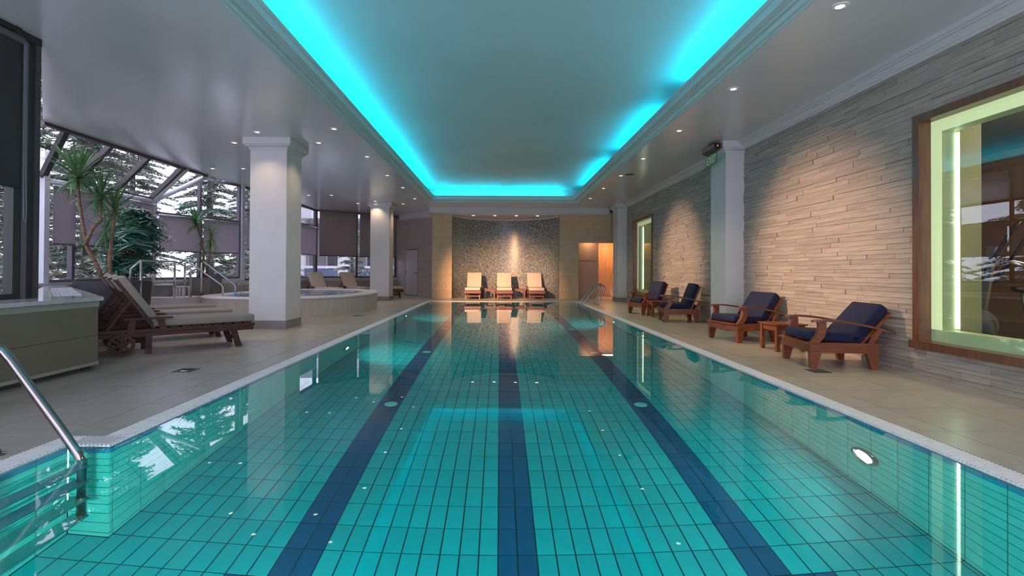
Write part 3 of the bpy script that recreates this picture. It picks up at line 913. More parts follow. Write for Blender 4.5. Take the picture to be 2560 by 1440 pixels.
def blind(P, Q, x0, x1, zt, zb, label, m, off=-0.10, tube_r=0.028, chain=True, drop=0.12):
    M, ln = facet(P, Q)
    t = thing('roller_blind', label, 'blind')
    t.matrix_world = M @ Matrix.Translation((0, off, 0))
    fab = MB().box(x0, x1, -0.002, 0.002, zb, zt).build('fabric', m, t)
    MB().box(x0 - 0.004, x1 + 0.004, -0.009, 0.009, zb - 0.018, zb + 0.012).build('hem_bar', BLACK if m is not BLINDM else MAUVEF, fab)
    MB().tube([(x0 - 0.02, 0.0, zt + 0.01), (x1 + 0.02, 0.0, zt + 0.01)], tube_r, 10).build('roller', STEEL if m is BLINDM else GREYP, t, smooth=True)
    if chain:
        MB().tube([(x1 + 0.025, -0.03, zt), (x1 + 0.035, -0.035, zb + 0.1), (x1 + 0.05, -0.035, zb - drop * 0.6), (x1 + 0.045, -0.038, zb - drop * 0.9), (x1 + 0.03, -0.04, zb - drop), (x1 + 0.015, -0.038, zb - drop * 0.9), (x1 + 0.012, -0.035, zb + 0.1), (x1 + 0.012, -0.03, zt)], 0.003, 5).build('bead_chain', GREYP, t)
    return t

# near window
glazing(3, (-5.0, -1.0), (-5.0, 5.10), 0.80, ZC, 'near left window wall with dark frames', mull=(0.35, 0.68), fm=DARKF)
pw = thing('pillar_mullion', 'dark bronze corner post of the near left window', None, (0, 0, 0), 0, None, 'structure')
MB().box(-5.10, -5.0, 5.20, 5.262, 0.80, ZC).build('inner_post', MAUVEF, pw)
MB().box(-5.06, -5.0, 5.262, 5.33, 0.80, ZC).build('dark_post', DARKF, pw)
MB().box(-5.06, -4.985, 5.33, 5.39, 0.80, ZC).build('bronze_post', BRONZE, pw)
MB().box(-5.09, -5.05, 5.135, 5.195, 0.80, ZC).build('glazing_bead', BLACK, pw)
MB().box(-5.11, -4.98, -1.0, 5.39, 3.52, ZC).build('head_rail', DARKF, pw)
blind((-5.0, 0.0), (-5.0, 5.10), 0.9, 5.11, 3.46, 1.955, 'charcoal roller blind hanging on the near left window', BLINDK, off=-0.06, tube_r=0.04, drop=0.36)
# diagonal glass to the bay
def dtop(x):
    return ZC if x < 4.05 else ZC - (x - 4.05) * 0.72
glazing(4, (-5.12, 5.46), (-8.64, 9.2), 0.80, ZC, 'diagonal glazing between near window and plant bay', mull=(), fm=MAUVEF, top=dtop)
# bay facets
SB = 0.845
BX = -8.5; BC = (-8.5, 12.17); B2 = (-7.66, 14.62); B3 = (-7.63, 20.55); BE = (-4.80, 22.83)
glazing(5, (BX, 9.27), BC, SB, EA, 'bay window wall behind the tall plants', mull=(0.21, 0.60), fm=MAUVEF)
def f2top(x):
    return min(ZC, EA + x * (ZC - EA) / 1.05)
glazing(6, BC, B2, SB, ZC, 'angled bay window beyond the spa', mull=(0.5,), rails=(2.47,), fm=MAUVEF, top=f2top)
glazing(7, (B2[0], 14.78), B3, 0.78, ZC, 'window wall behind the spa', mull=(0.33, 0.66), rails=(2.85,), fm=BRONZE)
glazing(8, (-7.60, 20.63), BE, 0.78, ZC, 'angled window wall in the far left corner', mull=(0.487, 0.92), fm=BRONZE)
lowwall('wall_bay_left', (BX, 9.0), BC, SB, 'low beige wall under the bay window')
lowwall('wall_bay_angled', BC, B2, SB, 'low beige wall under the angled bay window')
lowwall('wall_spa_side', B2, B3, 0.78, 'low beige wall behind the spa')
lowwall('wall_far_left', (-7.60, 20.63), BE, 0.78, 'low beige wall under the far corner window')
bp = thing('trim_bay_posts', 'white steel posts and round tubes of the bay roof', None, (0, 0, 0), 0, None, 'structure')
MB().box(-8.57, -8.43, 9.215, 9.325, 0.80, 3.3).build('post', WHITEM, bp)
MB().box(-8.57, -8.44, 12.10, 12.26, SB, EA).build('post', WHITEM, bp)
MB().box(-7.70, -7.56, 14.62, 14.78, SB - 0.06, ZC).build('post', WHITEM, bp)
MB().tube([(-8.5, 9.3, EA), (-8.5, 12.17, EA)], 0.065, 12).build('eave_tube', WHITEM, bp, smooth=True)
MB().tube([(-8.5, 12.17, EA), (-7.72, 12.27, ZC)], 0.062, 12).build('rafter_tube', WHITEM, bp, smooth=True)
MB().tube([(-8.5, 12.17, EA), (-7.72, 13.2, ZC)], 0.062, 12).build('rafter_tube', WHITEM, bp, smooth=True)
rg = thing('window_roof', 'sloping glass roof over the plant bay', None, (0, 0, 0), 0, None, 'structure')
ry = [8.42, 8.87, 9.92, 10.98, 12.13]
def ln_(y): return (-7.74, y, ZC), (BX, y + 0.0, EA + 0.06)
for y in ry[1:]:
    a, b = ln_(y)
    yb = max(y, 9.25)
    MB().bar(a, (b[0], yb, b[2]), 0.09, 0.10, up=(0.7, 0, 0.7)).build('rafter', BRONZE, rg)
for y0, y1 in zip(ry[:-1], ry[1:]):
    MB().add([(-7.74, y0, ZC), (-7.74, y1, ZC), (BX, max(y1, 9.3), EA + 0.06), (BX, max(y0, 9.25), EA + 0.06)], [(0, 1, 2, 3)]).build('pane', PANE, rg)
MB().add([(-7.74, 12.13, ZC), (-7.74, 13.2, ZC), (BX, 12.17, EA + 0.06)], [(0, 1, 2)]).build('pane', PANE, rg)
MB().bar((-7.74, 8.4, ZC - 0.02), (-7.74, 13.2, ZC - 0.02), 0.08, 0.07).build('ridge_bar', BRONZE, rg)
MB().bar((BX, 9.3, EA + 0.06), (BX, 12.17, EA + 0.06), 0.08, 0.05).build('eave_bar', BRONZE, rg)
# blinds
f1 = ((BX, 9.3), BC)
blind(*f1, 0.06, 0.56, 2.66, 1.585, 'narrow mauve roller blind beside the white bay post', BLINDM)
blind(*f1, 0.66, 1.68, 2.66, 1.585, 'mauve roller blind behind the tall yucca', BLINDM)
blind(*f1, 1.78, 2.80, 2.66, 1.585, 'mauve roller blind behind the bushy palm', BLINDM)
f2 = (BC, B2)
blind(*f2, 0.10, 1.24, 2.44, 1.575, 'mauve roller blind right of the bay corner post', BLINDM)
blind(*f2, 1.34, 2.50, 2.44, 1.575, 'mauve roller blind behind the slim yucca', BLINDM)
f3 = ((B2[0], 14.78), B3)
blind(*f3, 0.10, 1.84, 2.82, 1.71, 'mauve roller blind just left of the near pillar', BLINDM)
blind(*f3, 1.96, 3.74, 2.82, 1.71, 'mauve roller blind hidden behind the near pillar', BLINDM)
blind(*f3, 3.88, 5.66, 2.82, 1.71, 'mauve roller blind just right of the near pillar', BLINDM)
f4 = ((-7.60, 20.63), BE)
blind(*f4, 0.10, 1.70, 3.54, 1.70, 'tall brown roller blind above the two cream loungers', BLINDD)
blind(*f4, 1.84, 3.26, 3.54, 1.70, 'tall brown roller blind left of the far pillar', BLINDD)
blind(*f4, 3.36, 3.56, 3.54, 1.70, 'thin dark blind right of the far pillar', BLINDD, chain=False)

# counter along the near window
ct = thing('counter', 'low olive tiled counter with marble top under the near window', 'counter')
poly = [(-4.46, -1.0), (-4.46, 5.56), (-8.12, 9.28), (-8.4, 9.2), (-5.12, 5.4), (-5.12, -1.0)]
def grow(p, d):
    return [(p[0][0] + d, p[0][1]), (p[1][0] + d, p[1][1] + d * 1.2), (p[2][0] + d, p[2][1] + d)] + p[3:]
MB().prism(grow(poly, -0.02), 0.10, 0.70).build('body', mat('counter_core', (0.12, 0.115, 0.08), 0.7, var=0.1), ct)
MB().prism(grow(poly, -0.10), 0.0, 0.10).build('plinth', GUTTER, ct)
MB().prism(grow(poly, 0.0), 0.06, 0.095).build('base_trim', BANDW, ct)
MB().prism(grow(poly, 0.0), 0.70, 0.765).build('top_band', BANDW, ct)
MB().prism(grow(poly, 0.025), 0.765, 0.805).build('marble_top', MARBLE, ct)
for i, (a, b) in enumerate(split(-1.0, 5.55, [4.35 - 1.2 * k for k in range(5)])):
    for z0, z1 in ((0.095, 0.385), (0.385, 0.70)):
        piece('tile_panel', ct, -4.48, -4.462, a + 0.002, b - 0.002, z0 + 0.002, z1 - 0.002, PANELO)
M_, l_ = facet((-5.1, 5.62), (-8.3, 9.12))
vg = MB(); 
vb = MB().box(0.1, 3.2, -0.30, -0.06, 0.804, 0.8065, M=M_)
vb.build('vent_recess', GUTTER, ct)
for i in range(52):
    x = 0.1 + 3.1 * i / 51
    vg.box(x - 0.004, x + 0.004, -0.30, -0.06, 0.805, 0.8078, M=M_)
for k in range(7):
    y = -0.30 + 0.24 * k / 6
    vg.box(0.1, 3.2, y - 0.003, y + 0.003, 0.805, 0.8078, M=M_)
o = vg.build('vent_grille', WHITEM, ct); o['kind'] = 'stuff'

# ================================================================== DOWNLIGHTS
def downlight(x, y, label, group, z=ZC, power=48, col=WARM, angle=105, r=0.055, lens=None):
    t = thing('downlight', label, 'light', (x, y, z), 0, group)
    MB().lathe([(r * 0.72, -0.002), (r * 0.74, -0.010), (r, -0.012), (r * 1.35, -0.006), (r * 1.38, 0.0), (r * 0.72, 0.0)], 20).build('trim_ring', TRIMW, t, auto=True)
    MB().lathe([(0.0, -0.004), (r * 0.7, -0.004), (r * 0.7, -0.001), (0.0, -0.001)], 16).build('lens', lens or LENS, t)
    light('downlight_beam', 'SPOT', (0, 0, -0.03), power, col, parent=t, size=0.04, angle=angle, blend=0.9)
    return t
RL = [(3.15, 4.61), (3.15, 6.72), (3.145, 8.74), (3.14, 10.92), (3.13, 12.9), (3.1, 14.9), (3.08, 16.97)]
names = ['nearest', 'second', 'third', 'fourth', 'fifth', 'sixth', 'farthest']
for (x, y), n_ in zip(RL, names):
    downlight(x, y, '%s ceiling downlight of the row over the armchairs' % n_, 'downlights over the right deck', power=95, col=(1.0, 0.80, 0.44))
LL = [(-2.92, 8.73), (-2.91, 10.87), (-2.95, 13.02), (-2.92, 14.96), (-2.96, 17.28)]
for (x, y), n_ in zip(LL, ['nearest', 'second', 'third', 'fourth', 'farthest']):
    downlight(x, y, '%s ceiling downlight of the row beside the left cove' % n_, 'downlights over the left deck')
OL = [(-4.38, 8.96, 'downlight just before the near pillar capital'), (-5.2, 9.73, 'downlight left of the near pillar capital'), (-3.54, 9.70, 'downlight right of the near pillar capital'),
      (-7.08, 12.25, 'leftmost downlight above the spa rails'), (-6.32, 12.24, 'downlight above the spa close to the near pillar'), (-6.37, 16.58, 'left one of the downlight pair above the far spa edge'),
      (-5.61, 16.56, 'right one of the downlight pair above the far spa edge'), (-5.31, 18.6, 'downlight left of the far pillar capital'), (-4.5, 17.95, 'downlight just before the far pillar capital'), (-3.63, 18.66, 'downlight right of the far pillar capital')]
for x, y, lb in OL:
    downlight(x, y, lb, 'downlights over the left deck', power=40, col=(1.0, 0.70, 0.48))
for x, n_ in zip((-1.06, -0.20, 0.66, 1.51), ('leftmost', 'second', 'third', 'rightmost')):
    downlight(x, 19.95, '%s downlight in the niche ceiling' % n_, 'downlights in the niche', z=3.325, power=22, angle=100, r=0.08, lens=LENS2)
sp = thing('ceiling_speaker', 'dark round loudspeaker in the ceiling over the armchairs', 'loudspeaker', (3.32, 12.75, ZC))
MB().lathe([(0.0, -0.012), (0.085, -0.01), (0.10, -0.006), (0.10, 0.0)], 24).build('grille', mat('dark_grille', (0.05, 0.05, 0.04), 0.6, var=0.1), sp, auto=True)
MB().lathe([(0.10, -0.007), (0.115, -0.006), (0.12, 0.0), (0.10, 0.0)], 24).build('rim', BLACK, sp, auto=True)

# exit sign
ex = thing('exit_sign', 'black ceiling exit sign with green glass plate by the pillar', 'sign', (4.10, 9.66, 0))
MB().side([(-0.06, 3.55), (0.06, 3.55), (0.06, 3.47), (0.035, 3.43), (-0.035, 3.43), (-0.06, 3.47)], -0.28, 0.28).build('housing', BLACK, ex)
MB().box(-0.012, 0.012, -0.1, 0.1, 3.55, ZC).build('bracket', BLACK, ex)
MB().side([(-0.056, 3.48), (-0.062, 3.48), (-0.062, 3.545), (-0.056, 3.545)], -0.26, 0.26).build('face_panel', GREYP, ex)
MB().lathe([(0.0, 0.0), (0.012, 0.0), (0.012, 0.004), (0.0, 0.006)], 10, M=Matrix.Translation((0.0, -0.281, 3.50)) @ Matrix.Rotation(PI / 2, 4, 'X')).build('indicator', emis('red_led', (1.0, 0.08, 0.03), 4), ex)
MB().box(-0.006, 0.006, -0.25, 0.25, 3.18, 3.43).build('plate', glass_mat('green_plate', (0.62, 0.86, 0.72), 0.06), ex)
lt = text('EXIT', 'lettering', (-0.010, 0.20, 3.215), (PI / 2, 0, -PI / 2), 0.21, emis('pale_green_letters', (0.45, 0.80, 0.60), 0.28), ex, 0.001)

# ================================================================== POOL FITTINGS
def pool_lamp(x, y, z, sx, label, power, aim):
    t = thing('pool_lamp', label, 'light', (x, y, z), 0, 'underwater pool lamps')
    Mx = Matrix.Rotation(PI / 2 * (1 if sx > 0 else -1), 4, 'Y')
    MB().lathe([(0.125, 0.0), (0.135, 0.012), (0.13, 0.028), (0.105, 0.034), (0.10, 0.02)], 28, M=Mx).build('bezel', CHROME, t, auto=True)
    MB().lathe([(0.0, 0.028), (0.07, 0.026), (0.10, 0.018)], 24, M=Mx).build('lens', emis('pool_lamp_lens', (1.0, 0.95, 0.86), 14), t, smooth=True)
    light('pool_lamp_beam', 'SPOT', (0.06 * sx, 0, 0), power, (1.0, 0.96, 0.88), parent=t, aim=None, size=0.09, angle=160, blend=0.6)
    b = t.children[-1]
    b.rotation_euler = Vector(aim).to_track_quat('-Z', 'Y').to_euler()
    return t
pool_lamp(XR, 3.78, -0.83, -1, 'glowing round underwater lamp in the right pool wall', 60, (-1, 0.35, -0.05))
pool_lamp(XL, 8.1, -0.83, 1, 'glowing round underwater lamp in the left pool wall', 90, (1, 0.35, -0.05))
pool_lamp(XL, 13.2, -0.83, 1, 'farther underwater lamp in the left pool wall', 80, (1, 0.35, -0.05))
pool_lamp(XR, 12.0, -0.83, -1, 'farther underwater lamp in the right pool wall', 80, (-1, 0.35, -0.05))
for xx, pw_ in ((-1.4, 215), (1.7, 95)):
    light('near_end_pool_fill', 'SPOT', (xx, YN + 0.08, -0.75), pw_, (1.0, 0.97, 0.92), aim=(xx * 0.8, 9, -1.1), size=0.10, angle=165, blend=0.5)  # unseen fill beams, added to brighten the pool from the near end
INL = mat('inlet_plastic', (0.30, 0.72, 0.62), 0.4, var=0.05)
def inlet(x, y, label):
    t = thing('pool_inlet', label, 'pool inlet', (x, y, ZB), 0, 'round inlets in the pool floor')
    MB().lathe([(0.075, 0.0), (0.072, 0.008), (0.05, 0.012), (0.045, 0.008), (0.0, 0.008)], 24).build('cover', INL, t, auto=True)
    MB().lathe([(0.03, 0.009), (0.028, 0.014), (0.0, 0.014)], 16).build('nozzle', INL, t, auto=True)
for i, y in enumerate((5.72, 8.5, 11.3, 14.1)):
    inlet(-1.235, y, '%s round inlet on the left blue lane line' % ('nearest', 'second', 'third', 'farthest')[i])
    inlet(1.625, y, '%s round inlet on the right blue lane line' % ('nearest', 'second', 'third', 'farthest')[i])

def arcpts(c, r, a0, a1, n):
    return [(c[0] + r * math.cos(R(a0 + (a1 - a0) * i / n)), c[1] + r * math.sin(R(a0 + (a1 - a0) * i / n))) for i in range(n + 1)]
def ladder(x, y0, y1, out, label, depth=-0.95, flip=1):
    """two looped rails over the edge at x, leaning out over the deck (out = +-1), treads below water"""
    t = thing('pool_ladder', label, 'pool ladder', (x, 0, 0))
    prof = [(-0.03, depth), (-0.03, -0.05), (-0.01, 0.0), (0.03, 0.06), (0.10, 0.16), (0.40, 0.56)]
    prof += [(0.40 + 0.0, 0.56)] and [(0.445, 0.615), (0.50, 0.66), (0.56, 0.682), (0.625, 0.675), (0.68, 0.64), (0.715, 0.585), (0.72, 0.52), (0.70, 0.46), (0.50, 0.03), (0.49, 0.0)]
    for y in (y0, y1):
        MB().tube([(u * out, y, z) for u, z in prof], 0.026, 12).build('rail', CHROME, t, smooth=True)
        MB().lathe([(0.05, 0.0), (0.05, 0.006), (0.03, 0.014), (0.024, 0.03), (0.022, 0.03)], 16, M=Matrix.Translation((0.49 * out, y, 0.0))).build('flange', CHROME, t, auto=True)
    for i, z in enumerate((-0.16, -0.42, -0.68, -0.92)):
        MB().box(-0.03 * out - 0.045, -0.03 * out + 0.045, min(y0, y1), max(y0, y1), z - 0.014, z + 0.014).build('tread', STEEL, t)
    return t
ladder(-2.53, 2.42, 3.0, -1, 'chrome pool ladder rising from the near left recess')
ladder(2.77, 16.55, 17.12, 1, 'chrome pool ladder at the far right pool edge')

# ================================================================== FURNITURE
def armchair(loc, rz, recline, label):
    """front = +x local"""
    t = thing('armchair', label, 'armchair', loc, rz, 'teak armchairs with navy cushions')
    HW = 0.335
    for sx in (1, -1):
        for sy in (1, -1):
            x = 0.33 * sx
            pts = [(x - 0.033 * sx + 0.0, 0.0), (x + 0.033 * sx, 0.0), (x + 0.045 * sx, 0.19), (x - 0.085 * sx, 0.19)]
            MB().side(pts, HW * sy - 0.026, HW * sy + 0.026).build('leg', TEAK, t)
    for sy in (1, -1):
        MB().box(-0.375, 0.375, HW * sy - 0.024, HW * sy + 0.024, 0.185, 0.285).build('side_rail', TEAK, t)
        MB().box(-0.40, 0.385, HW * sy - 0.036, HW * sy + 0.034, 0.285, 0.30).build('rail_cap', TEAK, t)
    MB().box(0.33, 0.372, -HW, HW, 0.185, 0.285).build('front_rail', TEAK, t)
    MB().box(-0.372, -0.33, -HW, HW, 0.185, 0.285).build('back_rail', TEAK, t)
    MB().box(0.31, 0.425, -HW - 0.01, HW + 0.01, 0.286, 0.304).build('seat_lip', TEAK, t)
    for k in range(6):
        x = 0.25 - k * 0.1
        MB().box(x - 0.035, x + 0.035, -HW + 0.02, HW - 0.02, 0.268, 0.286).build('seat_slat', TEAK, t)
    Ms = Matrix.Translation((0.02, 0, 0.30)) @ Matrix.Rotation(R(-3), 4, 'Y')
    MB().rbox(-0.36, 0.36, -0.285, 0.285, 0.0, 0.11, 0.03, 3, M=Ms).build('seat_cushion', NAVYC, t, auto=True)
    a = R(recline)
    Mb = Matrix.Translation((-0.08, 0, 0.345)) @ Matrix.Rotation(-a, 4, 'Y')
    MB().rbox(-0.13, 0.0, -0.285, 0.285, 0.0, 0.56, 0.035, 3, M=Mb).build('back_cushion', NAVYC, t, auto=True)
    for sy in (1, -1):
        MB().box(-0.165, -0.135, 0.27 * sy - 0.02, 0.27 * sy + 0.02, -0.06, 0.54, M=Mb).build('back_stile', TEAK, t)
    for k in range(5):
        z = 0.06 + k * 0.11
        MB().box(-0.155, -0.137, -0.26, 0.26, z - 0.03, z + 0.03, M=Mb).build('back_slat', TEAK, t)
    for sy in (1, -1):
        y = HW * sy
        # arm: bowed flat board
        cen = [(0.34, 0.548), (0.30, 0.556), (0.2, 0.560), (0.06, 0.552), (-0.10, 0.532), (-0.26, 0.502), (-0.42, 0.462), (-0.56, 0.42)]
        wd_ = [0.05, 0.078, 0.08, 0.075, 0.068, 0.06, 0.052, 0.04]
        vs = []; fs = []
        for (x, z), w_ in zip(cen, wd_):
            vs += [(x, y - w_ / 2, z - 0.012), (x, y + w_ / 2, z - 0.012), (x, y + w_ / 2, z + 0.012), (x, y - w_ / 2, z + 0.012)]
        n = len(cen)
        for i in range(n - 1):
            for k in range(4):
                k2 = (k + 1) % 4
                fs.append((i * 4 + k, i * 4 + k2, i * 4 + 4 + k2, i * 4 + 4 + k))
        fs += [(3, 2, 1, 0), (4 * n - 4, 4 * n - 3, 4 * n - 2, 4 * n - 1)]
        MB().add(vs, fs).build('arm', TEAK, t, auto=True)
        # curved bracket from front of rail up and back to the arm
        inn = [(0.195, 0.555), (0.19, 0.48), (0.195, 0.42), (0.215, 0.365), (0.25, 0.32), (0.27, 0.30)]
        outp = [(0.285, 0.555), (0.275, 0.49), (0.285, 0.43), (0.31, 0.375), (0.345, 0.33), (0.375, 0.30)]
        MB().side(inn + outp[::-1], y - 0.024, y + 0.024).build('arm_bracket', TEAK, t)
        MB().bar((-0.30, y, 0.29), (-0.40, y, 0.47), 0.03, 0.05).build('rear_prop', TEAK, t)
    return t
armchair((4.035, 6.14, 0), R(174), 41, 'navy cushioned teak armchair closest to the gym window, back tipped furthest')
armchair((4.02, 8.27, 0), R(193.6), 36, 'navy cushioned teak armchair just before the white pillar, turned towards the camera')
armchair((4.04, 11.28, 0), R(172), 21, 'navy cushioned teak armchair just beyond the white pillar, upright back seen from its side')
armchair((3.90, 13.12, 0), R(194), 21, 'navy cushioned teak armchair closest to the far window')

def side_table(loc, rz, label, h=0.39, s=0.205):
    t = thing('side_table', label, 'table', loc, rz, 'square teak side tables')
    for sx in (1, -1):
        for sy in (1, -1):
            x, y = sx * (s - 0.025), sy * (s - 0.025)
            MB().box(x - 0.025, x + 0.025, y - 0.025, y + 0.025, 0, h - 0.02).build('leg', TEAK, t)
    for q in (1, -1):
        MB().box(-s + 0.05, s - 0.05, q * (s - 0.03) - 0.012, q * (s - 0.03) + 0.012, h - 0.10, h - 0.02).build('apron', TEAK, t)
        MB().box(q * (s - 0.03) - 0.012, q * (s - 0.03) + 0.012, -s + 0.05, s - 0.05, h - 0.10, h - 0.02).build('apron', TEAK, t)
    n = 5; w_ = (2 * s + 0.05) / n
    for k in range(n):
        y = -s - 0.025 + (k + 0.5) * w_
        MB().box(-s - 0.025, s + 0.025, y - w_ / 2 + 0.002, y + w_ / 2 - 0.002, h - 0.02, h).build('top_slat', TEAK, t)
    return t
side_table((4.085, 7.21, 0), R(3), 'square teak side table between the two nearer navy armchairs')
side_table((3.93, 12.38, 0), R(2), 'square teak side table between the two farther navy armchairs')
side_table((-0.39, 20.28, 0), 0, 'teak side table between left and middle niche loungers')
side_table((0.83, 20.28, 0), 0, 'teak side table between middle and right niche loungers')

def lounger(loc, rz, label, group, wood, cloth, angle=57, frame_only=False):
    """foot = +x local, origin on the floor under the back hinge"""
    t = thing('sun_lounger', label, 'sun lounger', loc, rz, group)
    HW = 0.30
    for sy in (1, -1):
        MB().box(-0.62, 1.20, HW * sy - 0.018, HW * sy + 0.018, 0.235, 0.285).build('side_rail', wood, t)
        MB().box(-0.62, 1.22, HW * sy - 0.024, HW * sy + 0.024, 0.29, 0.33).build('side_rail', wood, t)
        MB().side([(0.90, 0.25), (0.99, 0.25), (1.06, 0.0), (0.985, 0.0)], 0.265 * sy - 0.02, 0.265 * sy + 0.02).build('leg', wood, t)
        MB().box(-0.10, -0.03, 0.265 * sy - 0.018, 0.265 * sy + 0.018, 0.0, 0.25).build('leg', wood, t)
        # wheel
        Mw = Matrix.Translation((-0.36, (HW + 0.035) * sy, 0.145)) @ Matrix.Rotation(PI / 2, 4, 'X')
        wh = MB().lathe([(0.105, -0.02), (0.145, -0.02), (0.145, 0.02), (0.105, 0.02)], 28, M=Mw, closed=True).build('wheel', TEAKD, t, auto=True)
        sp_ = MB()
        for k in range(3):
            an = k * PI / 3 + 0.4
            sp_.bar((-0.11 * math.cos(an), -0.11 * math.sin(an), 0), (0.11 * math.cos(an), 0.11 * math.sin(an), 0), 0.03, 0.022, M=Mw)
        sp_.lathe([(0.0, -0.024), (0.035, -0.024), (0.035, 0.024), (0.0, 0.024)], 14, M=Mw)
        sp_.build('spokes', TEAKD, wh)
        # armrest
        MB().side([(-0.34, 0.455), (0.16, 0.462), (0.20, 0.468), (0.20, 0.480), (0.15, 0.486), (-0.34, 0.478)], (HW + 0.02) * sy - 0.035, (HW + 0.02) * sy + 0.035).build('arm', wood, t)
        MB().side([(0.02, 0.458), (0.09, 0.46), (0.15, 0.24), (0.07, 0.24)], (HW + 0.02) * sy - 0.018, (HW + 0.02) * sy + 0.018).build('arm_post', wood, t)
        MB().side([(-0.28, 0.458), (-0.21, 0.46), (-0.23, 0.24), (-0.31, 0.24)], (HW + 0.02) * sy - 0.018, (HW + 0.02) * sy + 0.018).build('arm_post', wood, t)
    MB().tube([(-0.36, -HW - 0.03, 0.145), (-0.36, HW + 0.03, 0.145)], 0.012, 8).build('axle', wood, t)
    MB().box(-0.40, -0.32, -HW, HW, 0.19, 0.235).build('axle_beam', wood, t)
    MB().box(1.17, 1.21, -HW, HW, 0.235, 0.325).build('foot_rail', wood, t)
    MB().box(-0.64, -0.60, -HW, HW, 0.235, 0.325).build('head_rail', wood, t)
    MB().box(0.96, 1.0, -0.265, 0.265, 0.10, 0.14).build('stretcher', wood, t)
    for k in range(9):
        x = 0.09 + k * 0.13
        MB().box(x - 0.05, x + 0.05, -HW, HW, 0.332, 0.348).build('slat', wood, t)
    MB().rbox(-0.02, 1.23, -0.295, 0.295, 0.350, 0.455, 0.028, 3).build('seat_cushion', cloth, t, auto=True)
    Mb = Matrix.Translation((0.0, 0, 0.345)) @ Matrix.Rotation(-R(90 - angle), 4, 'Y')
    MB().rbox(0.012, 0.105, -0.295, 0.295, 0.03, 0.76, 0.026, 3, M=Mb).build('back_cushion', cloth, t, auto=True)
    for sy in (1, -1):
        MB().box(-0.03, 0.006, 0.25 * sy - 0.02, 0.25 * sy + 0.02, -0.02, 0.74, M=Mb).build('back_stile', wood, t)
    for k in range(5):
        z = 0.08 + k * 0.145
        MB().box(-0.012, 0.006, -0.25, 0.25, z - 0.05, z + 0.05, M=Mb).build('back_slat', wood, t)
    MB().box(-0.004, 0.05, -0.27, 0.27, 0.755, 0.765, M=Mb).build('cushion_flap', cloth, t)
    MB().box(-0.038, -0.031, -0.27, 0.27, 0.60, 0.765, M=Mb).build('cushion_flap', cloth, t)
    tipx = -0.42 * math.sin(R(90 - angle)); tipz = 0.345 + 0.42 * math.cos(R(90 - angle))
    for sy in (1, -1):
        MB().bar((tipx - 0.03, 0.21 * sy, tipz), (-0.50, 0.21 * sy, 0.32), 0.022, 0.03).build('back_prop', wood, t)
    return t
A41 = R(41)
nvec = Vector((-math.sin(A41), math.cos(A41)))
O1 = Vector((-4.764, 6.847))
LG = 'three loungers in a row before the plant bay'
for i, lb in enumerate(('dark teak lounger with taupe cushion, nearest of the three in the row by the counter', 'dark teak lounger with taupe cushion, middle one of the three by the counter', 'dark teak lounger with taupe cushion, farthest of the three, beside the round planter')):
    p = O1 + nvec * 1.27 * i
    lounger((p.x, p.y, 0), A41, lb, LG, TEAKD, CREAM2)
NG = 'three loungers in the mosaic niche'
for x, lb in ((-1.04, 'cream cushioned teak lounger at the left of the mosaic niche'), (0.19, 'cream cushioned teak lounger in the middle of the mosaic niche'), (1.44, 'cream cushioned teak lounger at the right of the mosaic niche')):
    lounger((x, 20.42, 0), R(-90), lb, NG, TEAK, CREAM)
FG = 'loungers under the brown blinds'
for (x, y), lb in (((-6.95, 19.2), 'cream lounger behind the spa, leftmost under the brown blinds'), ((-5.95, 19.95), 'cream lounger behind the spa, beside the far pillar'), ((-4.98, 20.75), 'cream lounger mostly hidden behind the far pillar')):
    lounger((x, y, 0), R(-42), lb, FG, TEAK, CREAM)

# ================================================================== SPA
spa = thing('spa_tub', 'large round raised whirlpool spa with pale stone rim behind the near pillar', 'spa')
sc_ = (-5.50, 14.05); sa_, sb_ = 1.92, 2.82
def spa_outline(k, n=72, z=0):
    pts = []
    for i in range(n):
        a = 2 * PI * i / n
        c, s = math.cos(a), math.sin(a)
        e = 2.0 / (3.2 if (c < 0 and s < 0) else 2.1)
        pts.append((sc_[0] + (sa_ - k) * math.copysign(abs(c) ** e, c), sc_[1] + (sb_ - k) * math.copysign(abs(s) ** e, s)))
    return pts
def ring(mb, loops):
    n = len(loops[0][0]); vs = []; fs = []
    for pts, z in loops:
        vs += [(x, y, z) for x, y in pts]
    for i in range(len(loops) - 1):
        for k in range(n):
            k2 = (k + 1) % n
            fs.append((i * n + k, i * n + k2, (i + 1) * n + k2, (i + 1) * n + k))
    return mb.add(vs, fs)
ring(MB(), [(spa_outline(0.0), 0.0), (spa_outline(0.0), 0.435)]).build('side_cladding', SPAM, spa, smooth=True)
ring(MB(), [(spa_outline(0.0), 0.435), (spa_outline(-0.015), 0.44), (spa_outline(-0.015), 0.47), (spa_outline(0.0), 0.478), (spa_outline(0.42), 0.478), (spa_outline(0.44), 0.47), (spa_outline(0.44), 0.44)]).build('rim', SPAR, spa, auto=True)
b_ = ring(MB(), [(spa_outline(0.44), 0.44), (spa_outline(0.46), 0.10)])
b_.poly([(x, y, 0.10) for x, y in spa_outline(0.46)])
b_.build('basin', SPAB, spa, auto=True)
MB().poly([(x, y, 0.452) for x, y in spa_outline(0.44)]).build('spa_water', water_mat('spa_water', (0.8, 0.95, 1.0), 7.0, 0.10), spa)
light('spa_fill', 'POINT', (-5.5, 11.80, 0.26), 34, (0.85, 0.95, 1.0), size=0.06)  # added fill, out of view behind the near rim, brightens the spa water
MB().box(-0.9, 0.0, -0.5, 0.0, 0.0, 0.24).build('step', SPAR, spa).location = (-7.35, 11.45, 0)
MB().box(-0.9, 0.0, -0.0, 0.9, 0.0, 0.455).build('platform', SPAR, spa).location = (-7.35, 11.45, 0)
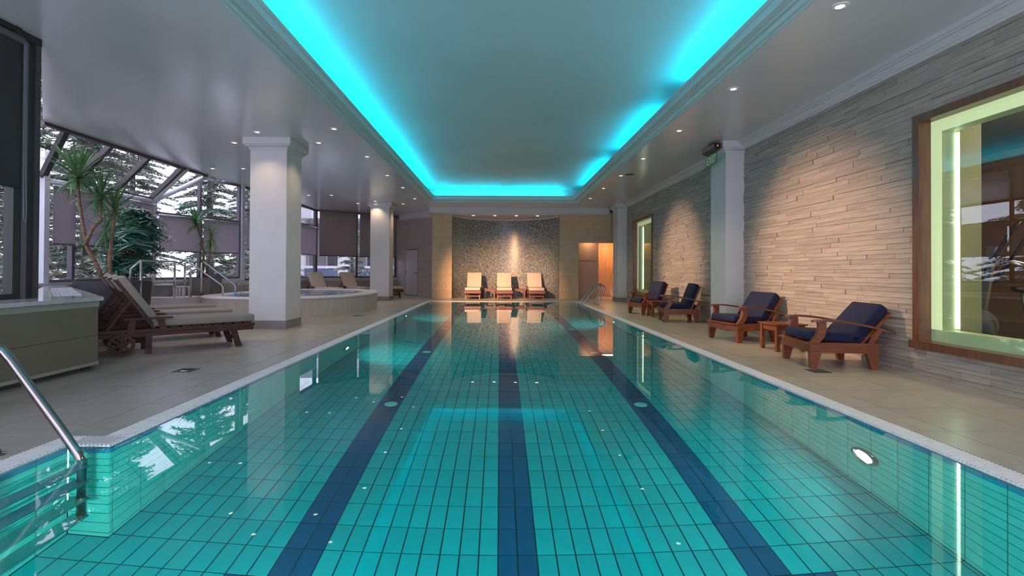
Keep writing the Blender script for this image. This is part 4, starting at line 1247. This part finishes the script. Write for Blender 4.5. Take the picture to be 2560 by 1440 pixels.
MB().box(-0.02, 0.02, 0.0, 0.12, 0.452, 0.46).build('skimmer', BLACK, spa).location = (-6.95, 13.4, 0.026)

def handrail(label, pts, posts, r=0.022):
    t = thing('handrail', label, 'handrail', (0, 0, 0), 0, 'steel handrails of the spa')
    MB().tube(pts, r, 10).build('rail', STEEL, t, smooth=True)
    for (x, y, z0, z1) in posts:
        MB().tube([(x, y, z0), (x, y, z1)], r * 0.95, 10).build('post', STEEL, t, smooth=True)
handrail('steel handrail with raised middle left of the spa steps', [(-7.40, 10.0, 0.0), (-7.40, 10.0, 1.12), (-7.22, 10.02, 1.28), (-7.50, 11.52, 1.29), (-7.20, 11.62, 1.12), (-7.20, 11.62, 0.47)], [(-7.22, 10.03, 0.0, 1.28), (-7.50, 11.51, 0.45, 1.28)])
handrail('nearer sloping steel handrail going down into the spa', [(-7.45, 11.80, 0.47), (-7.45, 11.80, 1.27), (-7.40, 11.82, 1.30), (-6.66, 11.95, 0.74), (-6.63, 11.955, 0.68), (-6.63, 11.955, 0.44)], [])
handrail('farther sloping steel handrail going down into the spa', [(-7.42, 12.40, 0.47), (-7.42, 12.40, 1.27), (-7.37, 12.42, 1.30), (-6.68, 12.55, 0.74), (-6.65, 12.555, 0.68), (-6.65, 12.555, 0.44)], [])
st = thing('plastic_stool', 'small white slatted stool by the spa steps', 'stool', (-7.72, 12.1, 0.455))
MB().box(-0.14, 0.14, -0.12, 0.12, 0.22, 0.25).build('seat', WHITEM, st)
for sx in (-1, 1):
    for sy in (-1, 1):
        MB().box(sx * 0.12 - 0.015, sx * 0.12 + 0.015, sy * 0.10 - 0.015, sy * 0.10 + 0.015, 0, 0.22).build('leg', WHITEM, st)
for k in range(4):
    MB().box(-0.12 + k * 0.07, -0.09 + k * 0.07, -0.125, -0.118, 0.04, 0.20).build('slat', WHITEM, st)
cb = thing('equipment_box', 'grey equipment box with white lid beside the spa steps', 'box', (-8.05, 12.02, 0.455))
MB().box(-0.14, 0.14, -0.14, 0.14, 0, 0.27).build('body', GREYP, cb)
MB().box(-0.16, 0.16, -0.16, 0.16, 0.27, 0.30).build('lid', WHITEM, cb)

# ================================================================== PLANTS
def strap(bend, w=0.033, n=6):
    """unit-length strap leaf along +z bending towards +x"""
    vs = []; fs = []
    x = z = 0; a = 0
    for i in range(n + 1):
        t_ = i / n
        ww = w * (0.55 + 0.9 * t_) * (1 - t_ ** 3) + 0.001 if t_ < 1 else 0.001
        vs += [(x - 0.004, -ww, z), (x + 0.006 * (1 - t_), 0, z), (x - 0.004, ww, z)]
        a = R(bend) * (t_ ** 1.3)
        x += math.sin(a) / n; z += math.cos(a) / n
    for i in range(n):
        o_ = i * 3
        fs += [(o_, o_ + 1, o_ + 4, o_ + 3), (o_ + 1, o_ + 2, o_ + 5, o_ + 4)]
    m_ = MB().add(vs, fs)
    return m_.mesh('leaf', LEAF, True)
STRAPS = [strap(8), strap(30), strap(65), strap(110)]
prng = random.Random(9)
def leaf_obj(me, parent, M):
    o = bpy.data.objects.new('leaf', me); COL.objects.link(o); o.parent = parent; o.matrix_local = M
    return o
def beyond_glass(p):
    x, y, z = p
    if x < -8.34: return True
    if y > 12.17 and x < -8.5 + (y - 12.17) * 0.343 + 0.18: return True
    if (x + 5.12) * 0.728 + (y - 5.46) * 0.685 < 0.06: return True
    return z > 3.57 - max(0.0, -7.74 - x) * 1.09
def crown_(parent, c, ln, n, droop=0.0):
    for i in range(n):
        f = (i + 0.5) / n
        tilt = R(6 + (118 + droop) * f ** 0.85 + prng.uniform(-9, 9)) 
        yaw = i * 2.39996 + prng.uniform(-0.25, 0.25)
        me = STRAPS[0] if f < 0.35 else (STRAPS[1] if f < 0.7 else STRAPS[2])
        s = ln * (0.62 + 0.5 * math.sin(PI * min(1, f * 1.1))) * prng.uniform(0.85, 1.1)
        wv = prng.uniform(0.8, 1.1)
        for k in range(8):
            M = Matrix.Translation(Vector(c) - Vector((0, 0, 0.10 * f))) @ Matrix.Rotation(yaw, 4, 'Z') @ Matrix.Rotation(tilt, 4, 'Y') @ Matrix.Diagonal((s, s * wv, s, 1))
            tips = [parent.location + (M @ Vector(q)) for q in ((0.05, 0, 0.6), (0.3 if f > 0.35 else 0.05, 0, 0.95))]
            if not any(beyond_glass(q) for q in tips):
                break
            yaw += 0.9
            if k > 3: s *= 0.8
        leaf_obj(me, parent, M)
p1 = thing('potted_yucca', 'tall branching yucca in a round charcoal planter beside the bushy palm', 'plant', (-7.50, 9.55, 0), 0, 'plants in the glass bay')
MB().lathe([(0.0, 0.0), (0.42, 0.0), (0.44, 0.02), (0.52, 0.86), (0.52, 0.89), (0.47, 0.89), (0.46, 0.80), (0.0, 0.80)], 36).build('pot', POTD, p1, auto=True)
MB().lathe([(0.0, 0.83), (0.3, 0.825), (0.465, 0.805)], 24).build('soil', SOIL, p1)
def tk(parent, pts, r0, r1):
    n = len(pts); MB().tube(pts, [r0 + (r1 - r0) * i / (n - 1) for i in range(n)], 9).build('trunk', BARK, parent, smooth=True)
off = Vector((-7.50, 9.55, 0))
def L3(x, y, z): return Vector((x, y, z)) - off
tk(p1, [L3(-7.52, 9.5, 0.8), L3(-7.58, 9.4, 1.15), L3(-7.66, 9.25, 1.5), L3(-7.66, 9.15, 1.9), L3(-7.62, 9.0, 2.4), L3(-7.60, 8.95, 2.78)], 0.042, 0.022)
tk(p1, [L3(-7.40, 9.5, 0.8), L3(-7.40, 9.45, 1.3), L3(-7.33, 9.42, 1.8), L3(-7.28, 9.4, 2.05), L3(-7.28, 9.4, 2.22)], 0.038, 0.022)
tk(p1, [L3(-7.66, 9.2, 1.55), L3(-7.55, 9.22, 1.85), L3(-7.42, 9.25, 2.02), L3(-7.44, 9.28, 2.45)], 0.038, 0.026)
crown_(p1, L3(-7.60, 8.95, 2.80), 0.74, 84)
crown_(p1, L3(-7.45, 9.28, 2.50), 0.66, 70)
crown_(p1, L3(-7.28, 9.4, 2.26), 0.60, 60)
crown_(p1, L3(-7.36, 9.3, 1.86), 0.46, 34, 45)
crown_(p1, L3(-7.70, 9.2, 1.58), 0.28, 14, 10)

p3 = thing('potted_yucca', 'slim yucca in a square concrete planter behind the spa rails', 'plant', (-7.74, 13.12, 0), 0, 'plants in the glass bay')
MB().rects([(-0.24, 0.24, -0.24, 0.24, 0.0), (-0.28, 0.28, -0.28, 0.28, 0.9)], cap=True).build('pot', POTG, p3)
MB().box(-0.25, 0.25, -0.25, 0.25, 0.9, 0.91).build('soil', SOIL, p3)
off = Vector((-7.74, 13.12, 0))
tk(p3, [L3(-7.80, 13.1, 0.9), L3(-7.78, 13.1, 1.5), L3(-7.84, 13.08, 1.95), L3(-7.93, 13.02, 2.32)], 0.035, 0.025)
tk(p3, [L3(-7.72, 13.1, 0.9), L3(-7.62, 13.1, 1.5), L3(-7.56, 13.05, 1.95)], 0.035, 0.025)
tk(p3, [L3(-7.90, 13.1, 0.9), L3(-7.80, 13.05, 1.25)], 0.035, 0.025)
crown_(p3, L3(-7.93, 13.02, 2.36), 0.58, 60)
crown_(p3, L3(-7.56, 13.05, 1.98), 0.54, 56, 35)
crown_(p3, L3(-7.80, 13.02, 1.30), 0.42, 34, 30)

def fan():
    mb = MB()
    for k in range(9):
        a = R(-112 + 224 * k / 8)
        ln = 1.0 - 0.15 * abs(k - 4) / 4
        d = Vector((math.sin(a), 0, math.cos(a))); s = Vector((math.cos(a), 0, -math.sin(a)))
        w_ = 0.06
        p0 = d * 0.05; p1_ = d * ln * 0.45 + Vector((0, -0.04, 0)); p2 = d * ln * 0.85 + Vector((0, 0.05, 0)); p3_ = d * ln + Vector((0, 0.12, 0))
        mb.add([p0 - s * 0.02, p0 + s * 0.02, p1_ - s * w_, p1_ + s * w_, p2 - s * w_ * 0.8, p2 + s * w_ * 0.8, p3_ - s * w_ * 0.3, p3_ + s * w_ * 0.3], [(0, 1, 3, 2), (2, 3, 5, 4), (4, 5, 7, 6)])
    return mb.mesh('leaf', LEAFD, False)
FAN = fan()
p2 = thing('potted_palm', 'bushy dark green fan palm between the two yuccas', 'plant', (-7.90, 10.72, 0), 0, 'plants in the glass bay')
MB().lathe([(0.0, 0.0), (0.30, 0.0), (0.36, 0.82), (0.36, 0.86), (0.32, 0.86), (0.31, 0.78), (0.0, 0.78)], 28).build('pot', POTD, p2, auto=True)
MB().lathe([(0.0, 0.80), (0.31, 0.785)], 20).build('soil', SOIL, p2)
for i in range(9):
    a = i * 2.4; r_ = 0.06 + 0.02 * i
    MB().tube([(0.5 * r_ * math.cos(a), 0.5 * r_ * math.sin(a), 0.78), (r_ * math.cos(a), r_ * math.sin(a), 1.4), (1.5 * r_ * math.cos(a), 1.5 * r_ * math.sin(a), 2.0 + 0.04 * i)], 0.012, 6).build('cane', BARK, p2)
for i in range(230):
    z = 0.95 + 1.42 * prng.random() ** 0.8
    prof_ = max(0.18, math.sin(PI * min(1, max(0.05, (z - 0.6) / 2.0))) * 0.82)
    a = prng.uniform(0, 2 * PI); rr = prof_ * math.sqrt(prng.random()) 
    if rr < 0.2: rr += 0.2
    s = prng.uniform(0.26, 0.40)
    x = rr * math.cos(a); y = rr * math.sin(a) * 0.8
    x = min(0.5, max(-0.40, x))
    M = Matrix.Translation((x, y, z)) @ Matrix.Rotation(a + PI / 2, 4, 'Z') @ Matrix.Rotation(R(prng.uniform(-95, -35)), 4, 'X') @ Matrix.Rotation(R(prng.uniform(-30, 30)), 4, 'Y') @ Matrix.Scale(s, 4)
    leaf_obj(FAN, p2, M)

# ================================================================== OUTSIDE
GRD = mat('winter_ground', (0.55, 0.53, 0.55), 0.9, var=0.25, vscale=0.8)
gm = MB()
gm.poly([(-60, -30, 0.25), (-9.4, -30, 0.25), (-9.4, 9, 0.25), (-9.4, 23, 0.25), (-60, 23, 0.25)])
gm.poly([(-60, 23.0, 0.25), (-9.4, 23, 0.25), (-4, 25, 0.25), (12, 25, 0.25), (12, 70, 0.25), (-60, 70, 0.25)])
struct('ground', gm, GRD, 'bare winter garden outside the windows')
def conifer(x, y, hgt, rad, seed, label, z0=0.25, low=0.08):
    r = random.Random(seed)
    t = thing('conifer', label, 'tree', (x, y, z0), r.uniform(0, 6), 'trees outside the windows')
    MB().tube([(0, 0, 0), (0.02, 0, hgt * 0.5), (0, 0, hgt * 0.96)], [0.16, 0.10, 0.02], 7).build('trunk', TRUNK, t)
    fo = MB(); br = MB()
    lv = int(hgt * 3.4)
    for i in range(lv):
        f = low + (1 - low) * i / lv
        L_ = rad * (1 - f) ** 0.75 * r.uniform(0.75, 1.1) + 0.15
        for k in range(6):
            a = r.uniform(0, 2 * PI)
            d = Vector((math.cos(a), math.sin(a), 0))
            base = Vector((0, 0, f * hgt))
            tip = base + d * L_ + Vector((0, 0, -0.22 * L_ + 0.05))
            br.bar(base, tip, 0.03, 0.03)
            ns = int(8 + L_ * 9)
            for j in range(ns):
                u = (j + r.random()) / ns * 0.92 + 0.08
                p = base.lerp(tip, u) + Vector((0, 0, 0.10 * math.sin(PI * u)))
                for q in range(6):
                    sa2 = a + r.choice((-1, 1)) * r.uniform(0.4, 1.3)
                    l2 = r.uniform(0.16, 0.38) * (1.15 - 0.5 * u)
                    dd = Vector((math.cos(sa2), math.sin(sa2), r.uniform(-0.75, 0.1))).normalized() * l2
                    sd = Vector((-math.sin(sa2), math.cos(sa2), r.uniform(-0.5, 0.5))).normalized() * 0.030
                    fo.add([p, p + dd * 0.55 + sd, p + dd, p + dd * 0.55 - sd], [(0, 1, 2, 3)])
    br.build('branches', TRUNK, t)
    o = fo.build('foliage', NEEDLE, t); o['kind'] = 'stuff'
TR = [(-12.4, 7.2, 8.0, 2.0, 'conifer outside the near left window'), (-12.6, 11.4, 7.5, 1.9, 'conifer outside the bay behind the tall yucca'), (-12.8, 15.5, 9.0, 2.0, 'conifer beyond the bay corner post'),
      (-17.0, 9.0, 10.0, 2.3, 'conifer far behind the bay blinds'), (-11.4, 19.6, 8.5, 2.0, 'conifer seen above the angled bay blinds'), (-17.0, 18.0, 10.0, 2.3, 'large conifer left of the slim yucca'),
      (-10.4, 2.8, 7.5, 1.9, 'conifer closest to the near left window'), (-11.2, 24.2, 7.0, 1.9, 'conifer behind the near pillar'), (-17.2, 13.8, 10.5, 2.0, 'conifer farthest behind the plants'), (-17.0, 23.0, 11.0, 2.4, 'tall conifer far beyond the slim yucca')]
for i, (x, y, hh, rr, lb) in enumerate(TR):
    conifer(x, y, hh, rr, 30 + i, lb)
far_src = [o for o in COL.objects if o.name.startswith('conifer') and o.parent is None]
for i, (x, y, sc, od) in enumerate([(-15.6, 3.2, 0.95, 'leftmost'), (-22.5, 6.2, 1.0, 'second from the left'), (-22.3, 11.4, 1.05, 'third from the left'), (-22.5, 16.6, 1.1, 'fourth from the left'), (-22.3, 21.6, 1.1, 'fifth from the left'), (-22.5, 27.0, 1.15, 'sixth from the left'), (-14.2, 27.6, 0.85, 'rightmost')]):
    c = copy_tree(far_src[(i * 3 + 2) % len(far_src)])
    c.location = (x, y, 0.25); c.scale = (sc, sc, sc); c.rotation_euler = (0, 0, i * 1.7)
    c['label'] = 'conifer of the hazy far row outside the bay, %s' % od
    c['group'] = 'far row of trees outside the bay'
conifer(-7.9, 26.8, 3.2, 0.95, 77, 'small young conifer outside the far corner window', low=0.02)
def shrub(x, y, r0, h0, seed, label):
    r = random.Random(seed)
    t = thing('shrub', label, 'shrub', (x, y, 0.25), 0, 'shrubs outside the windows')
    fo = MB()
    for i in range(4200):
        a = r.uniform(0, 2 * PI); zz = r.random(); q = math.sqrt(r.random()) * math.sqrt(max(0.05, 1 - zz * zz * 0.9))
        p = Vector((r0 * q * math.cos(a), r0 * q * math.sin(a), h0 * zz))
        d = Vector((r.uniform(-1, 1), r.uniform(-1, 1), r.uniform(-0.4, 1))).normalized() * 0.085
        s = d.cross(Vector((r.uniform(-1, 1), r.uniform(-1, 1), r.uniform(-1, 1)))).normalized() * 0.024
        fo.add([p, p + d * 0.5 + s, p + d, p + d * 0.5 - s], [(0, 1, 2, 3)])
    o = fo.build('foliage', NEEDLE, t); o['kind'] = 'stuff'
    sm = MB()
    for k in range(5):
        a = k * 1.3
        sm.tube([(0, 0, 0), (r0 * 0.5 * math.cos(a), r0 * 0.5 * math.sin(a), h0 * 0.7)], 0.02, 5)
    sm.build('stems', TRUNK, t)
for i, (x, y, a, b, lb) in enumerate([(-10.0, 9.6, 0.8, 1.1, 'low shrub under the bay window beside the white post'), (-10.0, 13.3, 0.8, 1.0, 'low shrub under the bay window behind the fan palm'), (-9.6, 6.4, 0.8, 1.6, 'shrub outside the diagonal glazing'), (-7.4, 4.6, 0.8, 1.8, 'shrub against the near left window')]):
    shrub(x, y, a, b, 60 + i, lb)
# neighbouring building with white columns
BW = mat('white_render', (0.62, 0.60, 0.62), 0.7, var=0.06)
BG = mat('dark_window_glass', (0.10, 0.11, 0.14), 0.15, var=0.2)
nbd = thing('neighbour_building', 'pale building with white columns outside the far corner window', 'building', (-9.0, 31.0, 0.25))
MB().box(-9, 12, 3.0, 3.3, 0, 6).build('wall', mat('grey_render', (0.36, 0.33, 0.34), 0.8, var=0.08), nbd)
for x in (-6.2, -3.4, -0.7, 2.0, 4.7, 7.4):
    MB().lathe([(0.42, 0.0), (0.42, 0.1), (0.36, 0.14), (0.36, 3.9), (0.44, 4.0)], 20, M=Matrix.Translation((x, 0, 0))).build('column', BW, nbd, auto=True)
MB().box(-9, 12, -0.6, 3.0, 4.0, 4.6).build('upper_slab', BW, nbd)
MB().box(-9, 12, -0.2, 0.0, 0.95, 1.10).build('railing', BW, nbd)
MB().box(-9, 12, -0.16, -0.10, 0.15, 0.9).build('railing_panel', mat('blue_panel', (0.10, 0.12, 0.20), 0.4, var=0.1), nbd)
for x in (-7.6, -4.8, -2.0, 0.7, 3.4, 6.1):
    wn_ = MB().box(x - 0.8, x + 0.8, 2.9, 3.02, 0.4, 2.9).build('window', BW, nbd)
    MB().box(x - 0.7, x - 0.03, 2.88, 2.92, 0.5, 2.8).box(x + 0.03, x + 0.7, 2.88, 2.92, 0.5, 2.8).build('window_pane', BG, wn_)
